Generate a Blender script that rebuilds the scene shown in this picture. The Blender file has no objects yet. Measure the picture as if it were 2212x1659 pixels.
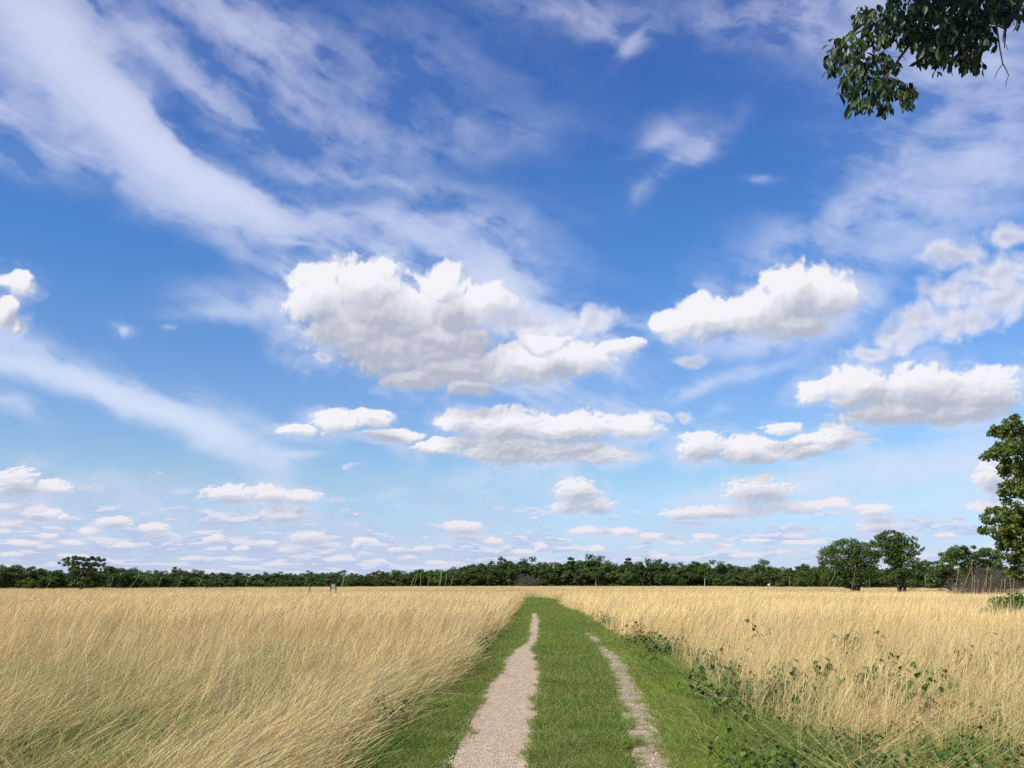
import bpy, math, random
import numpy as np
from mathutils import Vector, Matrix

R = math.radians
scene = bpy.context.scene
COL = scene.collection

# ------------------------------------------------------------------ camera
CAM_H = 1.62
PITCH = 12.2
F = 924.0                                     # focal length in pixels of a 1024 wide picture
cam_data = bpy.data.cameras.new("camera")
cam_data.sensor_width = 36.0
cam_data.lens = F / 1024.0 * 36.0
cam_data.clip_start = 0.05
cam_data.clip_end = 6000.0
cam = bpy.data.objects.new("camera", cam_data)
COL.objects.link(cam)
cam.location = (0, 0, CAM_H)
cam.rotation_euler = (R(90 + PITCH), 0, 0)
scene.camera = cam

# ------------------------------------------------------------------ render and exposure
scene.render.engine = 'CYCLES'
scene.view_settings.view_transform = 'Standard'
scene.view_settings.look = 'None'
scene.view_settings.exposure = 0.35
scene.view_settings.gamma = 1.0
scene.cycles.use_denoising = False
scene.cycles.use_adaptive_sampling = True
scene.cycles.adaptive_threshold = 0.02
scene.cycles.adaptive_min_samples = 16
scene.cycles.max_bounces = 6
scene.cycles.diffuse_bounces = 3
scene.cycles.glossy_bounces = 2
scene.cycles.transmission_bounces = 4
scene.cycles.transparent_max_bounces = 8
scene.cycles.caustics_reflective = False
scene.cycles.caustics_refractive = False

# ------------------------------------------------------------------ sun
SUN_EL, SUN_AZ = 43.0, -128.0                  # azimuth from the view axis (+Y), negative = to the left
sd = bpy.data.lights.new("sun", 'SUN')
sd.energy = 4.7
sd.angle = R(0.53)
sd.color = (1.0, 0.925, 0.80)
sun = bpy.data.objects.new("sun", sd)
COL.objects.link(sun)
sv = Vector((math.sin(R(SUN_AZ)) * math.cos(R(SUN_EL)), math.cos(R(SUN_AZ)) * math.cos(R(SUN_EL)), math.sin(R(SUN_EL))))
sun.rotation_euler = sv.to_track_quat('Z', 'Y').to_euler()
sun.location = (-60, -60, 80)


# ------------------------------------------------------------------ sky: directions of the clouds read off the photograph
def pix_dir(px, py):
    """direction of a pixel of the 1024 x 768 picture"""
    x, y = (px - 512.0) / F, (384.0 - py) / F
    cp, sp = math.cos(R(PITCH)), math.sin(R(PITCH))
    v = Vector((x, cp - y * sp, sp + y * cp))
    return v.normalized()


def azel(dx, dy):
    """azimuth and elevation in degrees of a point read in the 2212 wide view of the photograph"""
    v = pix_dir(dx * 0.46293, dy * 0.46293)
    return math.degrees(math.atan2(v.x, v.y)), math.degrees(math.asin(v.z))


def ground(sx, sy):
    """ground point (x, y) under a pixel of the 2500 wide photograph"""
    v = pix_dir(sx * 0.4096, sy * 0.4096)
    t = CAM_H / -v.z
    return v.x * t, v.y * t


world = bpy.data.worlds.new("World")
scene.world = world
world.use_nodes = True
WT = world.node_tree
WN, WL = WT.nodes, WT.links
bg = WN['Background']
bg.inputs['Strength'].default_value = 0.079


def setin(nodes, links, nd, i, v):
    if isinstance(v, bpy.types.NodeSocket):
        links.new(v, nd.inputs[i])
    elif v is not None:
        if nd.inputs[i].type == 'RGBA' and len(v) == 3:
            v = tuple(v) + (1.0,)
        nd.inputs[i].default_value = v


class NB:
    """small node builder"""
    def __init__(self, tree):
        self.t = tree

    def m(self, op, a, b=None, c=None, clamp=False):
        nd = self.t.nodes.new('ShaderNodeMath')
        nd.operation = op
        nd.use_clamp = clamp
        for i, v in enumerate((a, b, c)):
            setin(self.t.nodes, self.t.links, nd, i, v)
        return nd.outputs[0]

    def v(self, op, a, b=None, c=None, out=0):
        nd = self.t.nodes.new('ShaderNodeVectorMath')
        nd.operation = op
        for i, x in enumerate((a, b, c)):
            setin(self.t.nodes, self.t.links, nd, i, x)
        return nd.outputs[out]

    def xyz(self, x, y, z):
        nd = self.t.nodes.new('ShaderNodeCombineXYZ')
        for i, q in enumerate((x, y, z)):
            setin(self.t.nodes, self.t.links, nd, i, q)
        return nd.outputs[0]

    def sep(self, a):
        nd = self.t.nodes.new('ShaderNodeSeparateXYZ')
        self.t.links.new(a, nd.inputs[0])
        return nd.outputs

    def noise(self, vec, scale, detail=4, rough=0.55, lac=2.0, col=False, dist=0.0, dim='2D'):
        nd = self.t.nodes.new('ShaderNodeTexNoise')
        nd.noise_dimensions = dim
        setin(self.t.nodes, self.t.links, nd, 'Vector', vec)
        for k, q in (('Scale', scale), ('Detail', detail), ('Roughness', rough), ('Lacunarity', lac), ('Distortion', dist)):
            setin(self.t.nodes, self.t.links, nd, k, q)
        return nd.outputs['Color' if col else 0]

    def voro(self, vec, scale, detail=0.0, rough=0.5, smooth=None, out='Distance', rand=1.0, dim='2D'):
        nd = self.t.nodes.new('ShaderNodeTexVoronoi')
        nd.voronoi_dimensions = dim
        if smooth is not None:
            nd.feature = 'SMOOTH_F1'
            nd.inputs['Smoothness'].default_value = smooth
        setin(self.t.nodes, self.t.links, nd, 'Vector', vec)
        for k, q in (('Scale', scale), ('Detail', detail), ('Roughness', rough), ('Randomness', rand)):
            setin(self.t.nodes, self.t.links, nd, k, q)
        return nd.outputs[out]

    def rng(self, val, a, b, c=0.0, d=1.0, smooth=True):
        nd = self.t.nodes.new('ShaderNodeMapRange')
        nd.interpolation_type = 'SMOOTHSTEP' if smooth else 'LINEAR'
        nd.clamp = True
        for i, q in enumerate((val, a, b, c, d)):
            setin(self.t.nodes, self.t.links, nd, i, q)
        return nd.outputs[0]

    def mix(self, f, a, b, mode='MIX'):
        nd = self.t.nodes.new('ShaderNodeMix')
        nd.data_type = 'RGBA'
        nd.blend_type = mode
        nd.clamp_factor = True
        setin(self.t.nodes, self.t.links, nd, 0, f)
        for i, q in ((6, a), (7, b)):
            if isinstance(q, tuple):
                q = tuple(q) + ((1.0,) if len(q) == 3 else ())
            setin(self.t.nodes, self.t.links, nd, i, q)
        return nd.outputs[2]

    def ramp(self, fac, stops, interp='LINEAR'):
        nd = self.t.nodes.new('ShaderNodeValToRGB')
        cr = nd.color_ramp
        cr.interpolation = interp
        while len(cr.elements) < len(stops):
            cr.elements.new(0.5)
        for e, (p, c) in zip(cr.elements, stops):
            e.position = p
            e.color = tuple(c) + (1.0,) if len(c) == 3 else tuple(c)
        setin(self.t.nodes, self.t.links, nd, 0, fac)
        return nd.outputs[0]


# heaps of cumulus, as ellipses: centre x, centre y, half width, half height (view of 2212 x 1659)
CUMULUS = [
    # the large cloud over the path
    (690, 640, 85, 65), (800, 620, 100, 66), (955, 618, 60, 52), (860, 680, 170, 70), (760, 710, 130, 70),
    (850, 760, 150, 60), (960, 740, 120, 80), (990, 800, 130, 48), (890, 820, 75, 26), (1010, 835, 60, 26),
    (1055, 655, 66, 44), (985, 675, 90, 60), (1120, 790, 140, 50), (1240, 775, 100, 42), (1345, 752, 52, 27), (1180, 745, 60, 30),
    # the heap right of it
    (1715, 630, 85, 68), (1790, 640, 66, 62), (1640, 680, 110, 58), (1535, 685, 85, 52), (1455, 705, 55, 34), (1720, 700, 90, 40),
    # the long heap at the right edge
    (1990, 845, 150, 62), (1860, 840, 95, 50), (2120, 850, 120, 60), (1765, 850, 52, 30), (1930, 890, 130, 30), (2080, 890, 120, 30),
    # the two long heaps below
    (725, 912, 60, 30), (800, 905, 58, 24), (640, 932, 45, 14), (850, 940, 70, 16),
    (990, 912, 42, 30), (1090, 920, 110, 42), (1230, 925, 130, 38), (1360, 922, 70, 28), (1100, 970, 150, 34), (960, 965, 80, 20), (1310, 985, 75, 20), (1200, 975, 120, 26), (1430, 900, 30, 14),
    (1520, 965, 66, 38), (1620, 975, 80, 34), (1720, 970, 90, 24), (1810, 945, 48, 34), (1690, 925, 50, 16), (1750, 950, 60, 18), (1870, 955, 40, 8),
    # the small domed heap and the flat row beside it
    (1248, 1062, 52, 27), (1285, 1092, 52, 20), (1225, 1096, 44, 15), (1150, 1102, 50, 10),
    (1640, 1062, 84, 32), (1640, 1036, 55, 9), (1560, 1105, 130, 16), (1480, 1110, 60, 14), (1720, 1098, 80, 14), (1800, 1090, 40, 12),
    (1890, 1103, 44, 14), (1900, 1137, 50, 17), (1960, 1143, 30, 7), (1735, 1142, 80, 9), (1930, 1160, 36, 7),
    (2140, 1035, 45, 34), (2170, 1020, 34, 40), (2150, 1095, 60, 16), (2070, 1120, 34, 9), (2045, 1158, 30, 7),
    (1320, 1150, 82, 10), (1450, 1162, 50, 9), (1500, 1132, 80, 7),
    # left
    (25, 610, 48, 30), (15, 670, 36, 44), (38, 700, 14, 26),
    (40, 1045, 60, 33), (110, 1052, 50, 17), (20, 1095, 34, 12), (205, 1055, 36, 9), (80, 1112, 60, 13), (245, 1128, 44, 15),
    (500, 1068, 72, 20), (590, 1070, 46, 20), (650, 1075, 48, 16), (560, 1082, 70, 10), (400, 1060, 34, 7), (730, 1080, 18, 6),
    (610, 1113, 58, 18), (670, 1128, 66, 7), (765, 1130, 20, 6), (500, 1115, 22, 8),
    (665, 1165, 52, 18), (690, 1178, 56, 10), (575, 1137, 18, 6), (1000, 1140, 48, 12), (1080, 1098, 14, 5),
]
# thin grey-white heaps high on the right, soft
SOFT = [
    (2060, 545, 85, 40), (2180, 505, 70, 34), (2170, 590, 90, 60), (2060, 640, 110, 48), (2170, 650, 90, 50), (2110, 590, 70, 40),
    (1950, 725, 90, 44), (1885, 762, 80, 22), (2050, 700, 110, 46), (1990, 685, 60, 40), (2110, 690, 90, 36), (1495, 780, 46, 20), (1478, 900, 24, 14),
    (1060, 655, 70, 40), (700, 780, 30, 10), (1270, 692, 80, 32), (1160, 705, 90, 44), (1100, 690, 80, 44),
]
# cirrus: x, y, half length, half width, tilt (degrees, right end down), weight
CIRRUS = [
    (40, 20, 190, 86, 35, 1.2), (170, 140, 185, 76, 50, 1.25), (280, 265, 165, 58, 52, 1.3), (395, 372, 150, 50, 40, 1.45),
    (510, 432, 140, 42, 28, 1.2), (650, 478, 190, 55, 8, .60), (880, 490, 270, 50, -4, .45), (1080, 520, 180, 50, 20, .25),
    (270, 65, 170, 40, 25, .42), (440, 205, 170, 42, 33, .42), (560, 100, 260, 90, 20, .32), (640, 250, 300, 90, 20, .32),
    (760, 380, 260, 30, 3, .34), (450, 20, 300, 60, 10, .36), (900, 130, 260, 120, 10, .16), (1000, 290, 240, 60, 0, .20),
    (40, 240, 170, 70, 30, .42), (150, 300, 200, 50, 25, .42), (350, 425, 210, 42, 30, .38), (20, 340, 120, 40, 10, .30), (520, 500, 180, 30, 12, .30),
    (40, 795, 190, 34, 10, 1.05), (230, 842, 150, 34, 20, 1.1), (390, 905, 150, 34, 24, 1.15), (510, 955, 110, 38, 18, 1.0),
    (610, 1020, 40, 46, 60, .50), (10, 882, 80, 24, 20, .72), (430, 870, 220, 34, 20, .26), (640, 990, 70, 10, 0, .35), (30, 745, 160, 34, 10, .25),
    (266, 716, 28, 13, 15, .9), (348, 718, 14, 7, 0, .5), (470, 678, 110, 18, -10, .55), (520, 645, 130, 30, -6, .40), (600, 590, 120, 40, 8, .24), (640, 540, 90, 10, 6, .35),
    (1130, 650, 140, 66, 38, .85), (1060, 600, 60, 90, 0, .35), (1200, 705, 130, 54, 20, .55), (1310, 695, 70, 24, 10, .42), (1020, 560, 150, 50, 20, .35),
    (1260, 835, 170, 44, 0, .32), (1060, 1035, 170, 40, -4, .50), (950, 1100, 90, 14, 0, .30), (850, 1075, 60, 10, -10, .25),
    (1260, 30, 220, 46, 8, .36), (1370, 95, 60, 24, -38, .55), (1330, 60, 110, 30, 20, .3), (1720, 40, 240, 80, 10, .50), (2000, 80, 300, 120, 12, .58),
    (2140, 260, 200, 180, 0, .52), (1960, 340, 200, 60, 20, .30), (1440, 290, 80, 38, -22, .40), (1500, 320, 110, 30, -28, .42), (1430, 375, 80, 20, -45, .34),
    (1625, 390, 44, 12, 4, .35), (1800, 480, 260, 60, -12, .33), (2000, 430, 260, 90, -5, .34), (1880, 560, 260, 50, -10, .30), (1900, 640, 200, 60, 0, .25),
    (1600, 812, 150, 14, -14, .50), (1480, 840, 90, 26, -12, .45), (1570, 885, 40, 14, -20, .30), (1650, 740, 240, 30, -5, .2),
    (1880, 1030, 300, 44, -8, .46), (2080, 1010, 180, 50, -8, .48), (1650, 1070, 260, 30, 0, .34), (1480, 1078, 120, 10, -3, .35), (2050, 1100, 260, 60, 0, .36),
    (190, 1060, 170, 46, 8, .46), (300, 1110, 220, 40, 0, .34), (1300, 1200, 900, 60, 0, .22), (300, 1200, 600, 60, 0, .36),
]


FAR_ROWS = [(75, 1104, 30, 11), (135, 1117, 17, 7), (28, 1132, 36, 13), (200, 1149, 29, 9), (330, 1142, 39, 11), (150, 1173, 40, 8), (465, 1167, 29, 14), (520, 1185, 23, 7), (575, 1174, 25, 6), (700, 1179, 46, 10), (645, 1103, 20, 9), (790, 1168, 30, 8), (620, 1189, 25, 6), (735, 1210, 40, 8), (858, 1187, 20, 6), (915, 1185, 25, 7), (1000, 1145, 44, 11), (1015, 1163, 45, 8), (880, 1204, 24, 6), (415, 1207, 28, 7), (770, 1178, 15, 11), (345, 1160, 45, 10), (55, 1174, 45, 7), (505, 1209, 25, 5), (270, 1179, 30, 7), (820, 1214, 18, 5), (105, 1157, 25, 7), (595, 1219, 35, 5), (165, 1202, 40, 5), (25, 1197, 35, 6), (1065, 1169, 25, 9), (945, 1217, 30, 5), (1266, 1147, 35, 8), (1346, 1149, 30, 10), (1406, 1160, 34, 10), (1169, 1182, 15, 10), (1131, 1193, 30, 6), (1291, 1187, 20, 8), (1526, 1161, 35, 7), (1636, 1169, 35, 5), (1731, 1173, 53, 7), (1611, 1200, 39, 6), (1456, 1174, 25, 5), (1706, 1192, 30, 5), (1556, 1179, 30, 5), (1426, 1202, 25, 5), (2046, 1157, 30, 7)]

# thin and small pieces fray out like the soft heaps
SOFT += [q for q in CUMULUS if (q[3] <= 10 or q[2] <= 36) and q[0] > 60]
CUMULUS = [q for q in CUMULUS if q not in SOFT] + FAR_ROWS


def blob_chain(nb, P, blobs, k=0.16):
    """smooth minimum of the normalised distances to the ellipses"""
    acc = None
    for (x, y, rx, ry) in blobs:
        a0, e0 = azel(x, y)
        a1, _ = azel(x + rx, y)
        a2, _ = azel(x - rx, y)
        _, e1 = azel(x, y - ry)
        _, e2 = azel(x, y + ry)
        ra, re = max(0.12, (a1 - a2) / 2) * 1.08, max(0.1, (e1 - e2) / 2) * (1.08 if y < 1000 else 1.22)
        q = nb.v('MULTIPLY_ADD', P, (1 / ra, 1 / re, 0), (-a0 / ra, -e0 / re, 0))
        ln = nb.v('LENGTH', q, out=1)
        acc = ln if acc is None else nb.m('SMOOTH_MIN', acc, ln, k)
    return acc


def make_heaps(name, blobs, k):
    g = bpy.data.node_groups.new(name, 'ShaderNodeTree')
    g.interface.new_socket('P', in_out='INPUT', socket_type='NodeSocketVector')
    g.interface.new_socket('Value', in_out='OUTPUT', socket_type='NodeSocketFloat')
    gi, go = g.nodes.new('NodeGroupInput'), g.nodes.new('NodeGroupOutput')
    nb = NB(g)
    r = blob_chain(nb, gi.outputs[0], blobs, k)
    g.links.new(nb.m('SUBTRACT', 1.0, r), go.inputs[0])
    return g


def build_sky():
    nb = NB(WT)
    sky = WN.new('ShaderNodeTexSky')
    sky.sky_type = 'NISHITA'
    sky.sun_disc = False
    sky.sun_elevation = R(SUN_EL)
    sky.sun_rotation = R(SUN_AZ)
    sky.altitude = 200
    tc = WN.new('ShaderNodeTexCoord')
    d = tc.outputs['Generated']
    s = nb.sep(d)
    az = nb.m('MULTIPLY', nb.m('ARCTAN2', s[0], s[1]), 57.29578)
    el = nb.m('MULTIPLY', nb.m('ARCSINE', s[2]), 57.29578)
    P = nb.xyz(az, el, 1.0)
    # the deeper blue of this clear air: gain per colour by elevation
    elr = nb.m('DIVIDE', el, 60.0, clamp=True)
    gain = nb.ramp(elr, [(0.0, (1.15, 1.55, 2.35)), (0.045, (.93, 1.23, 1.75)), (0.10, (.93, 1.18, 1.42)), (0.18, (.86, 1.12, 1.50)),
                         (0.33, (.53, 1.02, 1.62)), (0.52, (.46, .86, 1.62)), (1.0, (.42, .75, 1.3))])
    base = nb.mix(1.0, sky.outputs[0], gain, 'MULTIPLY')

    # ---- cirrus
    w1 = nb.noise(nb.v('MULTIPLY', P, (0.10, 0.16, 1)), 1.0, 4, 0.55, col=True)
    w1 = nb.v('SUBTRACT', w1, (0.5, 0.5, 0.5))
    Pc = nb.v('MULTIPLY_ADD', w1, (3.4, 2.4, 0), P)
    acc = None
    for (x, y, rl, rw, tilt, wt) in CIRRUS:
        a0, e0 = azel(x, y)
        a1, _ = azel(x + 40, y)
        _, e1 = azel(x, y - 40)
        sa, se = (a1 - a0) / 40, (e1 - e0) / 40
        c, sn = math.cos(R(tilt)), math.sin(R(tilt))
        # image axes: X = az/sa, Y(down) = -el/se
        v1 = (c / sa / rl, -sn / se / rl, 0)
        v2 = (-sn / sa / rw, -c / se / rw, 0)
        v1 = (v1[0], v1[1], -(v1[0] * a0 + v1[1] * e0))
        v2 = (v2[0], v2[1], -(v2[0] * a0 + v2[1] * e0))
        u = nb.v('DOT_PRODUCT', Pc, v1, out=1)
        w = nb.v('DOT_PRODUCT', Pc, v2, out=1)
        r2 = nb.m('MULTIPLY_ADD', w, w, nb.m('MULTIPLY', u, u))
        ex = nb.m('POWER', 0.27, r2)
        acc = nb.m('MULTIPLY_ADD', ex, wt, acc if acc is not None else 0.0)
    # wind drawn streaks inside the cirrus, running along the layer overhead
    rot = Matrix.Rotation(R(24), 3, 'Z')
    st = nb.xyz(nb.v('DOT_PRODUCT', Pc, (0.05, -0.10, 0), out=1), nb.v('DOT_PRODUCT', Pc, (0.20, 0.42, 0), out=1), 3.1)
    n1 = nb.noise(st, 1.0, 5, 0.52)
    n2 = nb.noise(nb.v('MULTIPLY', Pc, (0.35, 0.55, 0.3)), 1.0, 7, 0.56)
    nn = nb.m('ADD', nb.m('MULTIPLY', n1, 0.55), nb.m('MULTIPLY', n2, 0.45))
    veil = nb.rng(nn, 0.39, 0.64, 0.15, 1.55, smooth=False)
    ci = nb.m('MULTIPLY', acc, veil)
    dense = nb.rng(acc, 0.45, 1.0, 0.0, 0.85)
    ci = nb.m('ADD', nb.m('MULTIPLY', ci, nb.m('SUBTRACT', 1.0, dense)), nb.m('MULTIPLY', acc, dense))
    ci = nb.m('SUBTRACT', 1.0, nb.m('POWER', 0.24, ci))
    ci = nb.m('MULTIPLY', ci, 0.97, clamp=True)
    cir_col = nb.ramp(elr, [(0.0, (6.6, 7.4, 9.0)), (0.2, (7.2, 7.9, 9.7)), (0.35, (6.9, 7.4, 9.4)), (0.6, (6.3, 6.6, 8.5))])
    c1 = nb.mix(ci, base, cir_col)

    # ---- cumulus
    heaps = make_heaps('cumulus_heaps', CUMULUS, 0.18)
    soft = make_heaps('soft_heaps', SOFT, 0.2)

    def group(g, vec):
        nd = WN.new('ShaderNodeGroup')
        nd.node_tree = g
        WL.new(vec, nd.inputs[0])
        return nd.outputs[0]

    # shrinks the puffs towards the horizon, as distance does
    esc = nb.m('ADD', nb.m('MULTIPLY', nb.m('MAXIMUM', el, 0.5), 0.084), 0.07)
    k = nb.m('DIVIDE', 1.0, nb.m('ADD', nb.m('MULTIPLY', nb.m('MAXIMUM', el, 0.0), 0.05), 0.35))
    elk = nb.m('MULTIPLY', nb.m('LOGARITHM', nb.m('ADD', nb.m('MAXIMUM', el, 0.0), 7.0), 2.718), 20.0)

    def puffs(Pv, full=True):
        """billows: rounded lumps of several sizes, and their displacement"""
        v = nb.voro(Pv, 0.80, 2.4 if full else 1.0, 0.50, 0.45)
        n = nb.noise(Pv, 0.9, 6 if full else 1.5, 0.56)
        r = nb.m('ADD', nb.m('MULTIPLY', nb.m('SUBTRACT', 0.50, v), 0.50), nb.m('MULTIPLY', nb.m('SUBTRACT', n, 0.5), 0.85))
        if full:                                # the far small heaps need finer lumps
            f = nb.noise(nb.v('MULTIPLY', Pv, (2.2, 2.4, 1)), 1.0, 4, 0.6)
            r = nb.m('MULTIPLY_ADD', nb.m('SUBTRACT', f, 0.5), nb.rng(el, 4.0, 14.0, 1.5, 0.30), r)
        return r

    Pq = nb.xyz(nb.m('MULTIPLY', az, 1.0), elk, 0.0)
    wv = nb.v('SUBTRACT', nb.noise(nb.v('MULTIPLY', Pq, (0.35, 0.45, 1)), 1.0, 3, 0.5, col=True), (0.5, 0.5, 0.5))
    Pw = nb.v('MULTIPLY_ADD', wv, nb.xyz(nb.m('MULTIPLY', esc, 1.3), nb.m('MULTIPLY', esc, 0.9), 0.0), P)
    Pqw = nb.v('MULTIPLY_ADD', wv, (1.3, 1.3, 0), Pq)

    def shift(v, off, kz=1.0):
        return nb.v('ADD', v, nb.xyz(nb.m('MULTIPLY', esc, off[0]), nb.m('MULTIPLY', esc, off[1] * kz), 0.0))

    AMP, BIAS = 0.46, 0.10
    h0, p0 = group(heaps, Pw), puffs(Pqw, True)
    d0 = nb.m('MULTIPLY_ADD', p0, AMP, nb.m('ADD', h0, BIAS))
    # a short step towards the sun tells which side of every billow faces it
    so = (-0.13, 0.20)
    hs_, ps_ = group(heaps, shift(Pw, so)), puffs(shift(Pqw, so, 1.35), True)
    dS = nb.m('MULTIPLY_ADD', ps_, AMP, nb.m('ADD', hs_, BIAS))
    rim = nb.m('SUBTRACT', d0, dS)
    # a long step: how much of the heap stands between this place and the sun
    hb = group(heaps, shift(Pw, (-0.55, 1.45)))
    body = nb.rng(nb.m('MULTIPLY_ADD', p0, 0.10, hb), -0.30, 0.62, 0.0, 1.0, smooth=False)
    edge_w = nb.rng(rim, -0.12, 0.20, 0.60, 0.23)
    al = nb.rng(d0, 0.0, edge_w)
    rel = rim
    lit = nb.m('ADD', 0.86, nb.m('MULTIPLY', nb.rng(rim, -0.30, 0.30, -0.5, 0.5, smooth=False), 0.58))
    lit = nb.m('SUBTRACT', lit, nb.m('MULTIPLY', body, 0.68))
    # thin outer parts let the light through
    lit = nb.m('MAXIMUM', lit, nb.rng(d0, 0.0, 0.30, 0.72, 0.0))
    lit = nb.m('MULTIPLY', lit, 1.0, clamp=True)
    low = nb.rng(el, 1.0, 9.0, 1.0, 0.0)
    shade_hi = nb.mix(low, (4.7, 5.0, 6.0), (5.0, 5.6, 7.3))
    light_hi = nb.mix(low, (9.0, 8.95, 9.4), (8.3, 7.95, 8.6))
    cu = nb.mix(nb.rng(lit, 0.12, 0.92, smooth=False), shade_hi, light_hi)
    # a thin veil hangs round the heaps
    halo = nb.m('MULTIPLY', nb.rng(d0, -0.75, 0.10), nb.rng(nn, 0.42, 0.60, 0.05, 0.50))
    c1 = nb.mix(halo, c1, (6.7, 7.3, 9.2))
    c2 = nb.mix(nb.m('MULTIPLY', al, 0.985), c1, cu)

    # soft thin heaps
    hs = group(soft, Pw)
    ds = nb.m('ADD', hs, nb.m('MULTIPLY', p0, 0.75))
    als = nb.m('MULTIPLY', nb.rng(ds, -0.12, 0.72), 0.86)
    cs = nb.mix(nb.rng(nb.m('ADD', ds, nb.m('MULTIPLY', rel, -1.6)), 0.0, 1.1), (8.6, 8.5, 9.3), (5.4, 5.7, 7.1))
    als = nb.m('MULTIPLY', als, nb.m('SUBTRACT', 1.0, nb.m('MULTIPLY', al, 0.9)))
    c3 = nb.mix(als, c2, cs)

    # ---- rows of small far cumulus low over the horizon
    def rows(dy, det):
        lg = nb.m('LOGARITHM', nb.m('ADD', nb.m('MAXIMUM', nb.m('ADD', el, dy), 0.0), 1.1), 2.718)
        Q = nb.xyz(nb.m('MULTIPLY', az, 0.27), nb.m('MULTIPLY', lg, 4.6), 7.7)
        wq = nb.v('SUBTRACT', nb.noise(Q, 1.1, 3, 0.6, col=True), (0.5, 0.5, 0.5))
        Q = nb.v('MULTIPLY_ADD', wq, (0.8, 0.8, 0), Q)
        n = nb.noise(Q, 1.0, det, 0.68)
        v = nb.voro(Q, 1.5, 1.0, 0.5, 0.3)
        return nb.m('ADD', n, nb.m('MULTIPLY', nb.m('SUBTRACT', 0.45, v), 0.22))

    r0 = rows(0.0, 5)
    r1 = rows(0.30, 4)
    cover = nb.m('SUBTRACT', nb.m('MULTIPLY', nb.rng(el, 1.2, 6.6, 1.0, 0.0, smooth=False), 0.35),
                 nb.m('MULTIPLY', nb.rng(az, -18.0, 12.0), 0.085))
    th = nb.m('SUBTRACT', 0.66, cover)
    ar = nb.rng(nb.m('SUBTRACT', r0, th), -0.01, 0.13)
    ar = nb.m('MULTIPLY', ar, nb.rng(el, 6.2, 8.2, 1.0, 0.0))
    ar = nb.m('MULTIPLY', ar, nb.rng(el, 0.0, 0.5))
    ar = nb.m('MULTIPLY', ar, 0.80)
    top = nb.rng(nb.m('SUBTRACT', r0, r1), 0.0, 0.13)
    rc = nb.mix(top, (4.7, 5.5, 7.8), (7.9, 7.7, 8.7))
    ar = nb.m('MULTIPLY', ar, nb.m('SUBTRACT', 1.0, al))
    # broad grey-lilac haze of the cloud rows seen edge on, thicker to the left
    hz = nb.noise(nb.v('MULTIPLY', P, (0.12, 0.55, 1)), 1.0, 4, 0.55)
    hz = nb.m('MULTIPLY', nb.rng(hz, 0.32, 0.66, 0.35, 1.0), nb.rng(el, 2.0, nb.rng(az, -25.0, 10.0, 9.5, 6.5), 0.80, 0.0))
    hz = nb.m('MULTIPLY', hz, nb.rng(az, -12.0, 22.0, 1.0, 0.62))
    c3 = nb.mix(nb.m('MULTIPLY', hz, nb.m('SUBTRACT', 1.0, al)), c3, (5.3, 6.0, 8.0))
    c4 = nb.mix(ar, c3, rc)
    # a pale veil right on the horizon
    c5 = nb.mix(nb.rng(el, -1.0, 3.5, 0.45, 0.0), c4, (5.6, 6.5, 8.4))
    # what lies under the horizon is never seen; keep it the colour of far straw so it lights nothing oddly
    c6 = nb.mix(nb.rng(el, -2.5, -0.8, 1.0, 0.0), c5, (2.2, 2.0, 1.3))
    WL.new(c6, bg.inputs['Color'])
    world.cycles.sampling_method = 'MANUAL'
    world.cycles.sample_map_resolution = 512


build_sky()


# ================================================================== helpers
rng = np.random.default_rng(11)
random.seed(5)


def tag(o, label=None, cat=None, group=None, kind=None):
    if label: o['label'] = label
    if cat: o['category'] = cat
    if group: o['group'] = group
    if kind: o['kind'] = kind
    return o


def mesh_from(name, verts, faces, mat=None, smooth=False, attrs=None, loops=None):
    """verts (n,3); faces: (m,k) array or list; attrs: {name: per-vertex float array}"""
    me = bpy.data.meshes.new(name)
    verts = np.asarray(verts, dtype=np.float32)
    if isinstance(faces, np.ndarray):
        m, k = faces.shape
        me.vertices.add(len(verts))
        me.vertices.foreach_set('co', verts.ravel())
        me.loops.add(m * k)
        me.loops.foreach_set('vertex_index', faces.astype(np.int32).ravel())
        me.polygons.add(m)
        me.polygons.foreach_set('loop_start', (np.arange(m) * k).astype(np.int32))
        me.polygons.foreach_set('loop_total', np.full(m, k, dtype=np.int32))
        me.update(calc_edges=True)
    else:
        me.from_pydata([tuple(v) for v in verts], [], faces)
        me.update()
    if attrs:
        for n, a in attrs.items():
            at = me.attributes.new(n, 'FLOAT', 'POINT')
            at.data.foreach_set('value', np.asarray(a, dtype=np.float32))
    if mat: me.materials.append(mat)
    if smooth:
        me.polygons.foreach_set('use_smooth', np.ones(len(me.polygons), dtype=bool))
    return me


def obj(name, me, parent=None, loc=(0, 0, 0)):
    o = bpy.data.objects.new(name, me)
    COL.objects.link(o)
    o.location = loc
    if parent is not None: o.parent = parent
    return o


def empty(name, loc=(0, 0, 0)):
    o = bpy.data.objects.new(name, None)
    o.empty_display_size = 0.2
    COL.objects.link(o)
    o.location = loc
    return o


def copy_tree(o):
    c = o.copy()
    COL.objects.link(c)
    for ch in list(o.children):
        k = ch.copy()
        COL.objects.link(k)
        k.parent = c
        for g in list(ch.children):
            q = g.copy()
            COL.objects.link(q)
            q.parent = k
    return c


# ------------------------------------------------------------------ materials
def new_mat(name):
    m = bpy.data.materials.new(name)
    m.use_nodes = True
    for n in list(m.node_tree.nodes):
        m.node_tree.nodes.remove(n)
    return m, NB(m.node_tree)


def attr(nb, name, kind='GEOMETRY', out='Fac'):
    nd = nb.t.nodes.new('ShaderNodeAttribute')
    nd.attribute_name = name
    nd.attribute_type = kind
    return nd.outputs[out]


def inst_random(nb):
    return nb.t.nodes.new('ShaderNodeObjectInfo').outputs['Random']


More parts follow.
